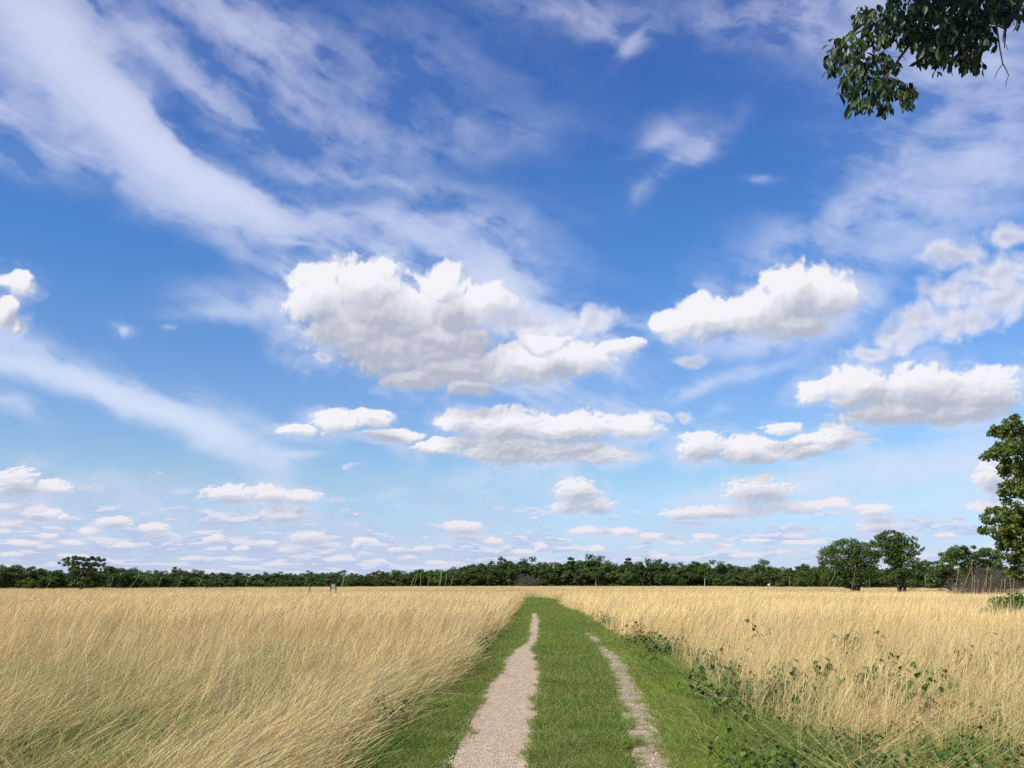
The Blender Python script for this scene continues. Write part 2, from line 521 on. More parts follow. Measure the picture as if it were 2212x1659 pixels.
def leafy_out(nb, col, trans=0.3, rough=0.55, spec=0.25, tcol=None):
    """diffuse leaf with light coming through it and a weak sheen"""
    N, L = nb.t.nodes, nb.t.links
    p = N.new('ShaderNodeBsdfPrincipled')
    setin(N, L, p, 'Base Color', col)
    p.inputs['Roughness'].default_value = rough
    p.inputs['Specular IOR Level'].default_value = spec
    t = N.new('ShaderNodeBsdfTranslucent')
    setin(N, L, t, 'Color', tcol if tcol is not None else col)
    mx = N.new('ShaderNodeMixShader')
    mx.inputs[0].default_value = trans
    L.new(p.outputs[0], mx.inputs[1])
    L.new(t.outputs[0], mx.inputs[2])
    out = N.new('ShaderNodeOutputMaterial')
    L.new(mx.outputs[0], out.inputs['Surface'])


def solid_out(nb, col, rough=0.8, spec=0.3, bump=None, bump_d=0.01, strength=1.0):
    N, L = nb.t.nodes, nb.t.links
    p = N.new('ShaderNodeBsdfPrincipled')
    setin(N, L, p, 'Base Color', col)
    setin(N, L, p, 'Roughness', rough)
    p.inputs['Specular IOR Level'].default_value = spec
    if bump is not None:
        b = N.new('ShaderNodeBump')
        b.inputs['Distance'].default_value = bump_d
        b.inputs['Strength'].default_value = strength
        L.new(bump, b.inputs['Height'])
        L.new(b.outputs[0], p.inputs['Normal'])
    out = N.new('ShaderNodeOutputMaterial')
    L.new(p.outputs[0], out.inputs['Surface'])


def coords(nb):
    return nb.t.nodes.new('ShaderNodeTexCoord').outputs['Object']


def world_pos(nb):
    return nb.t.nodes.new('ShaderNodeNewGeometry').outputs['Position']


def mat_straw(name, green=0.0):
    m, nb = new_mat(name)
    v = attr(nb, 'tone')                      # per stem
    h = attr(nb, 'along')                     # 0 at the root, 1 at the tip
    c = nb.ramp(v, [(0.0, (.42, .265, .095)), (0.22, (.64, .43, .155)), (0.55, (.81, .595, .255)), (0.85, (.89, .705, .345)), (1.0, (.92, .79, .46))])
    g = attr(nb, 'fresh', 'INSTANCER')        # clumps that are still partly green
    gr = nb.ramp(v, [(0.0, (.10, .14, .03)), (0.5, (.26, .28, .08)), (1.0, (.55, .50, .20))])
    gf = nb.m('MULTIPLY', g, nb.m('SUBTRACT', 1.15, h), clamp=True)
    c = nb.mix(gf, c, gr)
    r = inst_random(nb)
    c = nb.mix(nb.m('MULTIPLY', r, 0.22), c, (.50, .34, .16))
    p = world_pos(nb)
    patch = nb.noise(nb.v('MULTIPLY', p, (0.045, 0.02, 0)), 1.0, 3, 0.6)
    c = nb.mix(nb.rng(patch, 0.40, 0.70, 0.0, 0.30), c, (.47, .37, .20))
    leafy_out(nb, c, 0.30, 0.6, 0.2)
    return m


def mat_grass(name):
    m, nb = new_mat(name)
    v = attr(nb, 'tone')
    a = nb.ramp(v, [(0.0, (.085, .150, .020)), (0.5, (.170, .255, .038)), (0.86, (.28, .35, .080)), (1.0, (.55, .47, .23))])
    b = nb.ramp(v, [(0.0, (.15, .23, .028)), (0.5, (.25, .36, .045)), (0.9, (.36, .45, .08)), (1.0, (.55, .50, .20))])
    f = attr(nb, 'fresh', 'INSTANCER')
    c = nb.mix(f, a, b)
    p = world_pos(nb)
    n = nb.noise(nb.v('MULTIPLY', p, (1.4, 0.8, 0)), 1.0, 4, 0.6)
    c = nb.mix(nb.rng(n, 0.42, 0.70, 0.0, 0.50), c, (.29, .25, .085))
    n = nb.noise(nb.v('MULTIPLY', p, (3.1, 1.7, 0)), 1.0, 4, 0.6)
    c = nb.mix(nb.rng(n, 0.52, 0.75, 0.0, 0.35), c, (.07, .135, .022))
    leafy_out(nb, c, 0.32, 0.5, 0.3)
    return m


def mat_leaf(name, dark, mid, light, trans=0.3, spec=0.35, rough=0.5):
    m, nb = new_mat(name)
    v = attr(nb, 'tone')
    c = nb.ramp(v, [(0.0, dark), (0.5, mid), (1.0, light)])
    r = inst_random(nb)
    c = nb.mix(nb.m('MULTIPLY', r, 0.30), c, (dark[0] * 1.25, dark[1] * 1.05, dark[2] * 0.9))
    leafy_out(nb, c, trans, rough, spec)
    return m


def mat_bark(name, a, b):
    m, nb = new_mat(name)
    p = coords(nb)
    n = nb.noise(nb.v('MULTIPLY', p, (9, 9, 2.2)), 1.0, 5, 0.65, dim='3D')
    solid_out(nb, nb.ramp(n, [(0.3, a), (0.7, b)]), 0.9, 0.15, n, 0.03)
    return m


M_STRAW = mat_straw('dry_straw')
M_GRASS = mat_grass('green_grass')
M_LEAF = mat_leaf('oak_leaf', (.036, .070, .013), (.076, .132, .022), (.140, .205, .040))
M_LEAF_DARK = mat_leaf('wood_leaf', (.036, .068, .016), (.074, .124, .026), (.125, .185, .042))
M_LEAF_OLIVE = mat_leaf('olive_leaf', (.060, .088, .024), (.105, .145, .036), (.165, .200, .055))
M_LEAF_BRIGHT = mat_leaf('bright_leaf', (.055, .105, .015), (.110, .185, .026), (.20, .28, .050), 0.35)
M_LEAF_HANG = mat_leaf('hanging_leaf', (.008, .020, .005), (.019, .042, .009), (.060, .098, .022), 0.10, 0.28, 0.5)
M_WEED = mat_leaf('weed_leaf', (.035, .085, .012), (.070, .140, .020), (.140, .220, .036), 0.3)
M_BARK = mat_bark('bark', (.045, .036, .028), (.13, .105, .08))
M_BARK_PALE = mat_bark('pale_bark', (.26, .24, .21), (.52, .49, .44))
M_TWIG = mat_bark('brown_twig', (.095, .080, .064), (.20, .165, .13))


# ------------------------------------------------------------------ the track, read off the photograph as depth -> x
def edge(pts, jitter=0.0):
    q = sorted((ground(x, y)[1], ground(x, y)[0]) for x, y in pts)
    ys, xs = np.array([a for a, _ in q]), np.array([b for _, b in q])
    return ys, xs


def ex(e, y):
    ys, xs = e
    y = np.asarray(y, float)
    r = np.interp(y, ys, xs)
    s = (xs[1] - xs[0]) / (ys[1] - ys[0]) * 0.5
    r = np.where(y < ys[0], xs[0] + (y - ys[0]) * s, r)
    return r


E_CL = edge([(830, 1875), (900, 1807), (990, 1725), (1110, 1644), (1180, 1563), (1228, 1506), (1268, 1470), (1262, 1455)])
E_CR = edge([(1930, 1875), (1862, 1807), (1790, 1738), (1722, 1685), (1655, 1628), (1580, 1583), (1505, 1542), (1432, 1502), (1345, 1467), (1300, 1455)])
E_LL = edge([(1101, 1875), (1134, 1807), (1166, 1738), (1190, 1685), (1220, 1644), (1237, 1611), (1252, 1589), (1286, 1571), (1290, 1554), (1294, 1522), (1299, 1498)])
E_LR = edge([(1274, 1875), (1288, 1807), (1308, 1738), (1311, 1685), (1316, 1644), (1306, 1611), (1301, 1589), (1316, 1571), (1318, 1554), (1320, 1522), (1312, 1498)])
E_RL = edge([(1557, 1875), (1544, 1807), (1520, 1746), (1508, 1685), (1487, 1644), (1471, 1611), (1460, 1590), (1451, 1575), (1434, 1558), (1416, 1544)])
E_RR = edge([(1638, 1875), (1612, 1807), (1589, 1746), (1556, 1685), (1544, 1644), (1522, 1611), (1490, 1590), (1468, 1575), (1462, 1558), (1434, 1544)])
Y_LEND, Y_REND = float(E_LL[0][-1]), float(E_RL[0][-1])


def vnoise(x, y, seed=0):
    """smooth value noise, vectorised"""
    x = np.asarray(x, float); y = np.asarray(y, float)
    xi, yi = np.floor(x).astype(int), np.floor(y).astype(int)
    fx, fy = x - xi, y - yi
    fx, fy = fx * fx * (3 - 2 * fx), fy * fy * (3 - 2 * fy)

    def h(a, b):
        n = (a * 374761393 + b * 668265263 + seed * 1442695041) & 0x7fffffff
        n = ((n ^ (n >> 13)) * 1274126177) & 0x7fffffff
        return ((n ^ (n >> 16)) & 0xffff) / 65535.0
    return (h(xi, yi) * (1 - fx) + h(xi + 1, yi) * fx) * (1 - fy) + (h(xi, yi + 1) * (1 - fx) + h(xi + 1, yi + 1) * fx) * fy


def fbm(x, y, seed=0, o=3):
    s, a, t = 0, 1.0, 0
    for i in range(o):
        s = s + a * vnoise(x * 2 ** i, y * 2 ** i, seed + i); t += a; a *= .5
    return s / t


# ------------------------------------------------------------------ ground, verge and the two wheel ruts (the setting)
def build_ground():
    m, nb = new_mat('field_ground')
    p = coords(nb)
    n1 = nb.noise(p, 1.3, 6, 0.65)
    n2 = nb.noise(p, 22.0, 4, 0.7)
    c = nb.ramp(n1, [(0.3, (.13, .115, .055)), (0.5, (.22, .17, .085)), (0.72, (.34, .25, .13))])
    c = nb.mix(nb.rng(n2, 0.35, 0.7, 0.0, 0.6), c, (.42, .32, .17))
    solid_out(nb, c, 0.95, 0.1, n2, 0.03)
    xs = np.concatenate([[-3000, -1200, -500], np.arange(-240, 241, 12), [500, 1200, 3000]])
    ys = np.concatenate([[-500, -100, -20], np.arange(-6, 430, 8), [600, 1200, 3500]])
    X, Y = np.meshgrid(xs, ys)
    V = np.stack([X.ravel(), Y.ravel(), np.zeros(X.size)], 1)
    nx = len(xs)
    f = [(j * nx + i, j * nx + i + 1, (j + 1) * nx + i + 1, (j + 1) * nx + i) for j in range(len(ys) - 1) for i in range(nx - 1)]
    tag(obj('ground', mesh_from('ground', V, np.array(f), m)), 'straw coloured field soil under the dry grass', 'ground', kind='structure')

    # mown verge of the track
    m, nb = new_mat('verge_soil')
    p = coords(nb)
    n1 = nb.noise(p, 2.1, 5, 0.6)
    n2 = nb.noise(p, 30.0, 4, 0.7)
    c = nb.ramp(n1, [(0.32, (.060, .095, .022)), (0.52, (.105, .145, .035)), (0.72, (.19, .165, .075))])
    c = nb.mix(nb.rng(n2, 0.45, 0.75, 0.0, 0.55), c, (.16, .12, .07))
    solid_out(nb, c, 0.95, 0.1, n2, 0.02)
    ys = np.concatenate([np.arange(-4, 30, 0.12), np.arange(30, 112, 0.5)])
    strip('track_verge', ys, lambda y: ex(E_CL, y) - 0.35 + 0.35 * (fbm(y * 1.3, y * 0 + 3, 1) - .5),
          lambda y: ex(E_CR, y) + 0.25 + 0.5 * (fbm(y * 1.1, y * 0 + 9, 2) - .5), 0.004, m, 'mown green verge of the track', 8)

    # gravel of the wheel ruts
    for name, L, Rr, yend, z, lab, seed, sparse in (
            ('gravel_rut', E_LL, E_LR, Y_LEND, 0.008, 'pale pinkish gravel wheel rut on the left side of the track', 3, False),
            ('gravel_rut', E_RL, E_RR, Y_REND, 0.008, 'sparse mossy gravel wheel rut on the right side of the track', 7, True)):
        m, nb = new_mat('gravel_sparse' if sparse else 'gravel')
        p = coords(nb)
        v = nb.voro(p, 55.0, 0, 0.5, out='Color')
        vd = nb.voro(p, 55.0, 0, 0.5, out='Distance')
        v2 = nb.voro(p, 120.0, 0, 0.5, out='Color')
        s1 = nb.sep(v)[0]
        s2 = nb.sep(v2)[1]
        big = nb.noise(p, 0.9, 5, 0.6)
        mid = nb.noise(p, 6.0, 4, 0.6)
        g = nb.ramp(s1, [(0.0, (.31, .215, .130)), (0.35, (.49, .360, .235)), (0.75, (.63, .485, .330)), (1.0, (.82, .71, .56))])
        g = nb.mix(nb.m('MULTIPLY', s2, 0.5), g, (.48, .355, .240))
        g = nb.mix(nb.rng(mid, 0.42, 0.72, 0.0, 0.45), g, (.38, .265, .175))
        if sparse:
            g = nb.mix(nb.rng(mid, 0.36, 0.60, 0.30, 0.80), g, (.30, .24, .135))
            g = nb.mix(nb.rng(big, 0.45, 0.62, 0.0, 0.42), g, (.22, .23, .09))
        solid_out(nb, g, 0.9, 0.2, nb.m('ADD', nb.m('MULTIPLY', vd, 1.0), nb.m('MULTIPLY', mid, 1.5)), 0.012)
        yy = np.concatenate([np.arange(-4, 30, 0.05), np.arange(30, yend, 0.2)])
        amp = 0.075
        strip(name, yy, lambda y: ex(L, y) + amp * (fbm(y * 1.6, y * 0 + 1.7, seed, 4) - .5) * 2 - 0.03,
              lambda y: ex(Rr, y) + amp * (fbm(y * 1.7, y * 0 + 5.2, seed + 2, 4) - .5) * 2 + 0.03, z, m, lab, 4)


def strip(name, ys, fl, fr, z, mat, lab, k):
    a, b = fl(ys), fr(ys)
    t = np.linspace(0, 1, k + 1)
    X = a[:, None] + (b - a)[:, None] * t
    Y = np.repeat(ys[:, None], k + 1, 1)
    V = np.stack([X.ravel(), Y.ravel(), np.full(X.size, z)], 1)
    n = k + 1
    f = np.array([(j * n + i, j * n + i + 1, (j + 1) * n + i + 1, (j + 1) * n + i) for j in range(len(ys) - 1) for i in range(k)])
    return tag(obj(name, mesh_from(name, V, f, mat)), lab, 'path', kind='structure')


# ------------------------------------------------------------------ blades and stems
def blades(n, rad, L, tilt, curl, width, lean_az=0.0, az_spread=math.pi, seg=4, seed=0, tone=(0, 1), droop_pow=1.0, head=0.0):
    """n curved ribbons growing from a disc; tilt/curl in radians from the vertical; returns V, F, tone, along"""
    g = np.random.default_rng(seed)
    r = rad * np.sqrt(g.random(n)); a = g.random(n) * 2 * np.pi
    root = np.stack([r * np.cos(a), r * np.sin(a), np.full(n, -0.01)], 1)
    ln = L[0] + (L[1] - L[0]) * g.random(n)
    th0 = tilt[0] + (tilt[1] - tilt[0]) * g.random(n)
    dk = curl[0] + (curl[1] - curl[0]) * g.random(n)
    az = lean_az + (g.random(n) * 2 - 1) * az_spread if az_spread >= 3 else lean_az + g.normal(0, az_spread, n)
    hor = np.stack([np.cos(az), np.sin(az), np.zeros(n)], 1)
    # ribbon side vector, turned about the stem
    sa = g.random(n) * np.pi
    side0 = np.stack([-np.sin(az), np.cos(az), np.zeros(n)], 1)
    P = root.copy()
    rows, tones, alongs = [], [], []
    w0 = width[0] + (width[1] - width[0]) * g.random(n)
    tn = tone[0] + (tone[1] - tone[0]) * g.random(n)
    for i in range(seg + 1):
        t = i / seg
        th = th0 + dk * t ** droop_pow
        d = hor * np.sin(th)[:, None] + np.array([0, 0, 1.0]) * np.cos(th)[:, None]
        if i:
            P = P + d * (ln / seg)[:, None]
            P[:, 2] = np.maximum(P[:, 2], 0.02)
        nrm = np.cross(d, side0)
        sd = side0 * np.cos(sa)[:, None] + nrm * np.sin(sa)[:, None]
        w = w0 * (1 - 0.75 * t ** 1.5)
        if head and i == seg - 1:
            w = w0 * head
        rows.append(np.stack([P - sd * w[:, None] / 2, P + sd * w[:, None] / 2], 1))
        tones.append(np.repeat(tn[:, None], 2, 1)); alongs.append(np.full((n, 2), t))
    V = np.stack(rows, 1).reshape(-1, 3)              # n, seg+1, 2
    T = np.stack(tones, 1).ravel(); A = np.stack(alongs, 1).ravel()
    base = (np.arange(n) * (seg + 1) * 2)[:, None]
    q = np.arange(seg)[None, :] * 2 + base
    Fc = np.stack([q, q + 1, q + 3, q + 2], -1).reshape(-1, 4)
    return V, Fc, T, A


def merge(parts):
    V, Fs, T, A, off = [], [], [], [], 0
    for v, f, t, a in parts:
        V.append(v); Fs.append(f + off); T.append(t); A.append(a); off += len(v)
    return np.concatenate(V), np.concatenate(Fs), np.concatenate(T), np.concatenate(A)


def proto(name, parts, mat):
    V, f, t, a = merge(parts)
    return bpy.data.objects.new(name, mesh_from(name, V, f, mat, attrs={'tone': t, 'along': a}))


def scatter(name, protos, pos, idx, rz, sc, fresh, label, cat, tilt=None):
    """one object whose points carry copies of the tufts (geometry nodes)"""
    coll = bpy.data.collections.new(name + '_tufts')
    for o in protos:
        coll.objects.link(o)
    n = len(pos)
    me = bpy.data.meshes.new(name)
    me.vertices.add(n)
    me.vertices.foreach_set('co', np.asarray(pos, dtype=np.float32).ravel())
    for an, arr in (('rz', rz), ('sc', sc), ('fresh', fresh)):
        at = me.attributes.new(an, 'FLOAT', 'POINT')
        at.data.foreach_set('value', np.asarray(arr, dtype=np.float32))
    at = me.attributes.new('idx', 'INT', 'POINT')
    at.data.foreach_set('value', np.asarray(idx, dtype=np.int32))
    o = obj(name, me)
    g = bpy.data.node_groups.new(name, 'GeometryNodeTree')
    g.interface.new_socket('Geometry', in_out='INPUT', socket_type='NodeSocketGeometry')
    g.interface.new_socket('Geometry', in_out='OUTPUT', socket_type='NodeSocketGeometry')
    N, L = g.nodes, g.links
    gi, go = N.new('NodeGroupInput'), N.new('NodeGroupOutput')
    iop = N.new('GeometryNodeInstanceOnPoints')
    ci = N.new('GeometryNodeCollectionInfo')
    ci.inputs['Collection'].default_value = coll
    ci.inputs['Separate Children'].default_value = True
    ci.inputs['Reset Children'].default_value = True

    def na(nm, ty='FLOAT'):
        q = N.new('GeometryNodeInputNamedAttribute')
        q.data_type = ty
        q.inputs['Name'].default_value = nm
        return q.outputs['Attribute']
    L.new(gi.outputs[0], iop.inputs['Points'])
    L.new(ci.outputs[0], iop.inputs['Instance'])
    iop.inputs['Pick Instance'].default_value = True
    L.new(na('idx', 'INT'), iop.inputs['Instance Index'])
    cx = N.new('ShaderNodeCombineXYZ')
    L.new(na('rz'), cx.inputs[2])
    L.new(cx.outputs[0], iop.inputs['Rotation'])
    L.new(na('sc'), iop.inputs['Scale'])
    L.new(iop.outputs[0], go.inputs[0])
    md = o.modifiers.new('tufts', 'NODES')
    md.node_group = g
    tag(o, label, cat, kind='stuff')
    return o


def in_track(x, y, pad=0.0):
    return (x > ex(E_CL, y) - pad) & (x < ex(E_CR, y) + pad) & (y < 108)


def spread(ymin, ymax, dens, slope=0.66, extra=5.0):
    """random ground points in the wedge the photograph could see, with some room at the sides"""
    A = (ymax - ymin) * (slope * (ymax + ymin) + 2 * extra)
    n = int(A * dens)
    y = np.sqrt(rng.random(n) * ((ymax + extra / slope) ** 2 - (ymin + extra / slope) ** 2) + (ymin + extra / slope) ** 2) - extra / slope
    x = (rng.random(n) * 2 - 1) * (slope * y + extra)
    return x, y


HOLES = [(ground(x, y + 25), r) for x, y, r in ((30, 1760, .8), (180, 1800, .8), (250, 1850, .7), (420, 1790, .7), (330, 1560, 1.6), (640, 1700, .9), (560, 1650, 1.0), (90, 1640, 1.3),
         (700, 1585, 1.2), (350, 1870, .5), (130, 1870, .7), (540, 1760, .6), (230, 1700, .8), (2080, 1600, 1.2), (2300, 1700, .8), (2000, 1700, .6), (2420, 1640, 1.0), (1800, 1590, .8))]


def hole(x, y):
    h = np.zeros(len(x))
    for (hx, hy), r in HOLES:
        h = np.maximum(h, np.exp(-(((x - hx) / r) ** 2 + ((y - hy) / (r * 1.5)) ** 2)))
    return h * (.55 + .9 * fbm(x * 2.1, y * 1.7, 90))


def build_field():
    """the tall dry grass on both sides; all stems lean the way the wind laid them, to the right and away"""
    P = []
    LA = R(18)                                # azimuth of the lean: +X, a little away
    for s in range(4):                        # 0-3 upright, leaning
        P.append(proto('tuft', [blades(46, .42, (.70, 1.22), (.02, .36), (.15, .70), (.0020, .0038), LA, .85, 5, 10 + s, (.3, 1), 1.3, 1.7),
                                blades(52, .42, (.35, .80), (.15, .8), (.4, 1.5), (.003, .0055), LA, 1.5, 4, 20 + s, (.1, .9), 1.3)], M_STRAW))
    for s in range(4):                        # 4-7 strongly leaning
        P.append(proto('tuft', [blades(54, .44, (.55, 1.15), (.20, .75), (.30, .85), (.0020, .0036), LA, .75, 6, 30 + s, (.3, 1), 1.1, 1.7),
                                blades(54, .44, (.40, .90), (.3, 1.1), (.5, 1.2), (.003, .0055), LA, 1.3, 4, 40 + s, (.1, .9), 1.2)], M_STRAW))
    for s in range(4):                        # 8-11 laid flat
        P.append(proto('tuft', [blades(40, .36, (.60, 1.25), (.75, 1.30), (.10, .50), (.0026, .0048), LA + .1, .95, 5, 50 + s, (.2, 1), 1.0),
                                blades(46, .36, (.25, .60), (.5, 1.4), (.3, .9), (.003, .006), LA, 2.0, 4, 60 + s, (0, .7), 1.0)], M_STRAW))
    for s in range(3):                        # 12-14 long stems for the edge over the track
        P.append(proto('tuft', [blades(20, .30, (.80, 1.50), (.30, .72), (.40, .85), (.0024, .0040), LA - .05, .55, 9, 70 + s, (.45, 1), .9, 1.6),
                                blades(40, .30, (.5, 1.0), (.5, 1.0), (.5, 1.0), (.003, .006), LA, .6, 5, 80 + s, (.1, .9), 1.0)], M_STRAW))
    for s in range(3):                        # 15-17 broad patches for the middle distance
        P.append(proto('tuft', [blades(110, .75, (.70, 1.15), (.10, .45), (.2, .7), (.0045, .008), LA, .5, 4, 90 + s, (.25, 1), 1.2, 1.5),
                                blades(90, .75, (.4, .80), (.2, .9), (.4, 1.2), (.006, .010), LA, 1.2, 3, 95 + s, (.05, .85), 1.2)], M_STRAW))
    for s in range(3):                        # 18-20 wide patches for the far field
        P.append(proto('tuft', [blades(330, 2.2, (.60, 1.0), (.1, .5), (.2, .7), (.012, .022), LA, .6, 3, 100 + s, (.35, 1), 1.2),
                                blades(120, 2.2, (.3, .7), (.2, .9), (.3, 1.0), (.016, .026), LA, 1.3, 2, 105 + s, (.1, .9), 1.2)], M_STRAW))
    for s in range(3):                        # 21-23 few single stalks with seed heads, standing up
        P.append(proto('tuft', [blades(9, .45, (.85, 1.45), (.0, .40), (.05, .50), (.0022, .0034), LA, 1.0, 6, 110 + s, (.6, 1), 1.3, 1.9),
                                blades(12, .45, (.5, .9), (.9, 1.3), (-.2, .4), (.0024, .0036), LA, 1.8, 4, 115 + s, (.5, 1), 1.0)], M_STRAW))
    X, Y, I, Z, S, Fr = [], [], [], [], [], []

    def add(x, y, idx, rz, sc, fr):
        X.append(x); Y.append(y); I.append(idx); Z.append(rz); S.append(sc); Fr.append(fr)

    # near
    x, y = spread(2.0, 26.0, 8.0, 0.66, 4.0)
    left = x < ex(E_CL, y)
    edge_r = x - ex(E_CR, y)
    keep = ~in_track(x, y, 0.0)
    # right margin: straw starts sparse beside the weeds
    keep &= ~((edge_r > 0) & (rng.random(len(x)) > np.clip(0.60 + edge_r / 1.0, 0, 1)) & (y < 24))
    # bare, weedy corner at the lower right
    corner = np.clip((10.6 - y) / 2.2, 0, 1) * np.clip(edge_r / 0.6, 0, 1)
    keep &= rng.random(len(x)) > corner * 0.12
    opening = np.clip((fbm(x * 0.5, y * 0.3, 33) - .52) * 5.0, 0, 1) * np.clip((19 - y) / 7, 0, 1)
    hl = hole(x, y)
    opening = np.maximum(opening, hl)
    keep &= rng.random(len(x)) > opening * .62
    x, y, left, edge_r, corner, hl = [q[keep] for q in (x, y, left, edge_r, corner, hl)]
    lod = fbm(x * 0.42 + 3, y * 0.34, 21)     # where the grass has been laid flat
    flat = np.where(left, np.clip((lod - .36) * 4.0, 0, 1) * np.clip((22 - y) / 8, 0, 1), np.clip((lod - .50) * 3, 0, 1) * np.clip((16 - y) / 5, 0, 1))
    flat = np.maximum(flat, np.clip(hl * 1.6, 0, 1))
    u = rng.random(len(x))
    flat = np.where(y < 7.5, 1.2, flat)
    idx = np.where(u < flat * .80 + corner * .60, 8 + rng.integers(0, 4, len(x)), np.where(rng.random(len(x)) < np.where(left, .48, .18) * np.clip((24 - y) / 12, 0, 1), 4 + rng.integers(0, 4, len(x)), rng.integers(0, 4, len(x))))
    fr = np.clip((fbm(x * 0.5, y * 0.3, 33) - .42) * 3.0, 0, 1) * np.clip((26 - y) / 10, 0, 1) * .9
    fr = np.maximum(fr, np.clip(hl * 1.3, 0, .9))
    fr = np.maximum(fr, np.clip((edge_r < 1.0) & (edge_r > 0), 0, 1) * .25)
    fr = np.maximum(fr, np.clip((x / y - .42) * 8, 0, .8) * np.clip((40 - y) / 20, 0, 1) * (.4 + .6 * rng.random(len(x))))
    sc = (0.66 + 0.38 * rng.random(len(x)) + .20 * (fbm(x * .9, y * .7, 44) - .5) * 2) * np.where(idx < 4, 0.92, 1.0) * np.where(left, 1.0, .92)
    idx = np.where(y < 7.0, 8 + rng.integers(0, 4, len(x)), idx)
    sc = sc * np.clip((y - 1.0) / 7.0, .35, 1)
    add(x, y, idx, rng.normal(0, .34, len(x)) + np.where(idx > 7, rng.normal(0, .5, len(x)), 0) + (fbm(x * .35, y * .35, 46) - .5) * 1.8 * np.clip((20 - y) / 10, .25, 1), sc, fr)
    # trampled straw reaching down to the lower right corner
    x, y = spread(6.5, 12.5, 7.0, 0.66, 2.0)
    k = (x - ex(E_CR, y) > .12) & (rng.random(len(x)) < .35 + .65 * fbm(x * 1.1, y * 1.1, 123))
    x, y = x[k], y[k]
    add(x, y, 8 + rng.integers(0, 4, len(x)), rng.normal(0, 1.1, len(x)), .55 + .35 * rng.random(len(x)), rng.random(len(x)) * .35)
    x, y = spread(8.5, 26.0, 1.3, 0.66, 4.0)
    k = ~in_track(x, y, 0.1)
    x, y = x[k], y[k]
    add(x, y, 21 + rng.integers(0, 3, len(x)), rng.normal(0, 1.0, len(x)), .75 + .35 * rng.random(len(x)), rng.random(len(x)) * .2)
    # the fringe over the left edge of the track
    ye = rng.random(420) ** 1.2 * 34 + 5
    xe = ex(E_CL, ye) - 0.25 - rng.random(420) * .65
    add(xe, ye, 12 + rng.integers(0, 3, 420), rng.normal(0, .46, 420), (.60 + .36 * rng.random(420)) * np.clip(1.1 - ye / 70, .6, 1), rng.random(420) * .3)
    # middle
    x, y = spread(26.0, 75.0, 2.9, 0.66, 4.0)
    k = ~in_track(x, y, 0.25)
    x, y = x[k], y[k]
    add(x, y, 15 + rng.integers(0, 3, len(x)), rng.normal(0, .4, len(x)), .85 + .3 * rng.random(len(x)), np.clip((fbm(x * .2, y * .1, 5) - .55) * 2, 0, .6))
    x, y = spread(24.0, 48.0, 2.2, 0.66, 4.0)
    k = ~in_track(x, y, 0.1)
    x, y = x[k], y[k]
    add(x, y, rng.integers(0, 6, len(x)), rng.normal(0, .35, len(x)), .85 + .25 * rng.random(len(x)), np.zeros(len(x)))
    # far
    x, y = spread(75.0, 420.0, 0.15, 0.64, 6.0)
    k = ~in_track(x, y, 1.6)
    x, y = x[k], y[k]
    # a second, lower lying strip where the track runs on unseen
    add(x, y, 18 + rng.integers(0, 3, len(x)), rng.random(len(x)) * 6.28, .80 + .35 * rng.random(len(x)), np.clip((fbm(x * .03, y * .02, 8) - .6) * 1.5, 0, .4))
    x, y, idx, rz, sc, fr = [np.concatenate(q) for q in (X, Y, I, Z, S, Fr)]
    pos = np.stack([x, y, np.zeros(len(x))], 1)
    print('field tufts', len(x))
    scatter('dry_grass', P, pos, idx, rz, sc, fr, 'tall straw coloured dry grass covering the field on both sides of the track', 'dry grass')


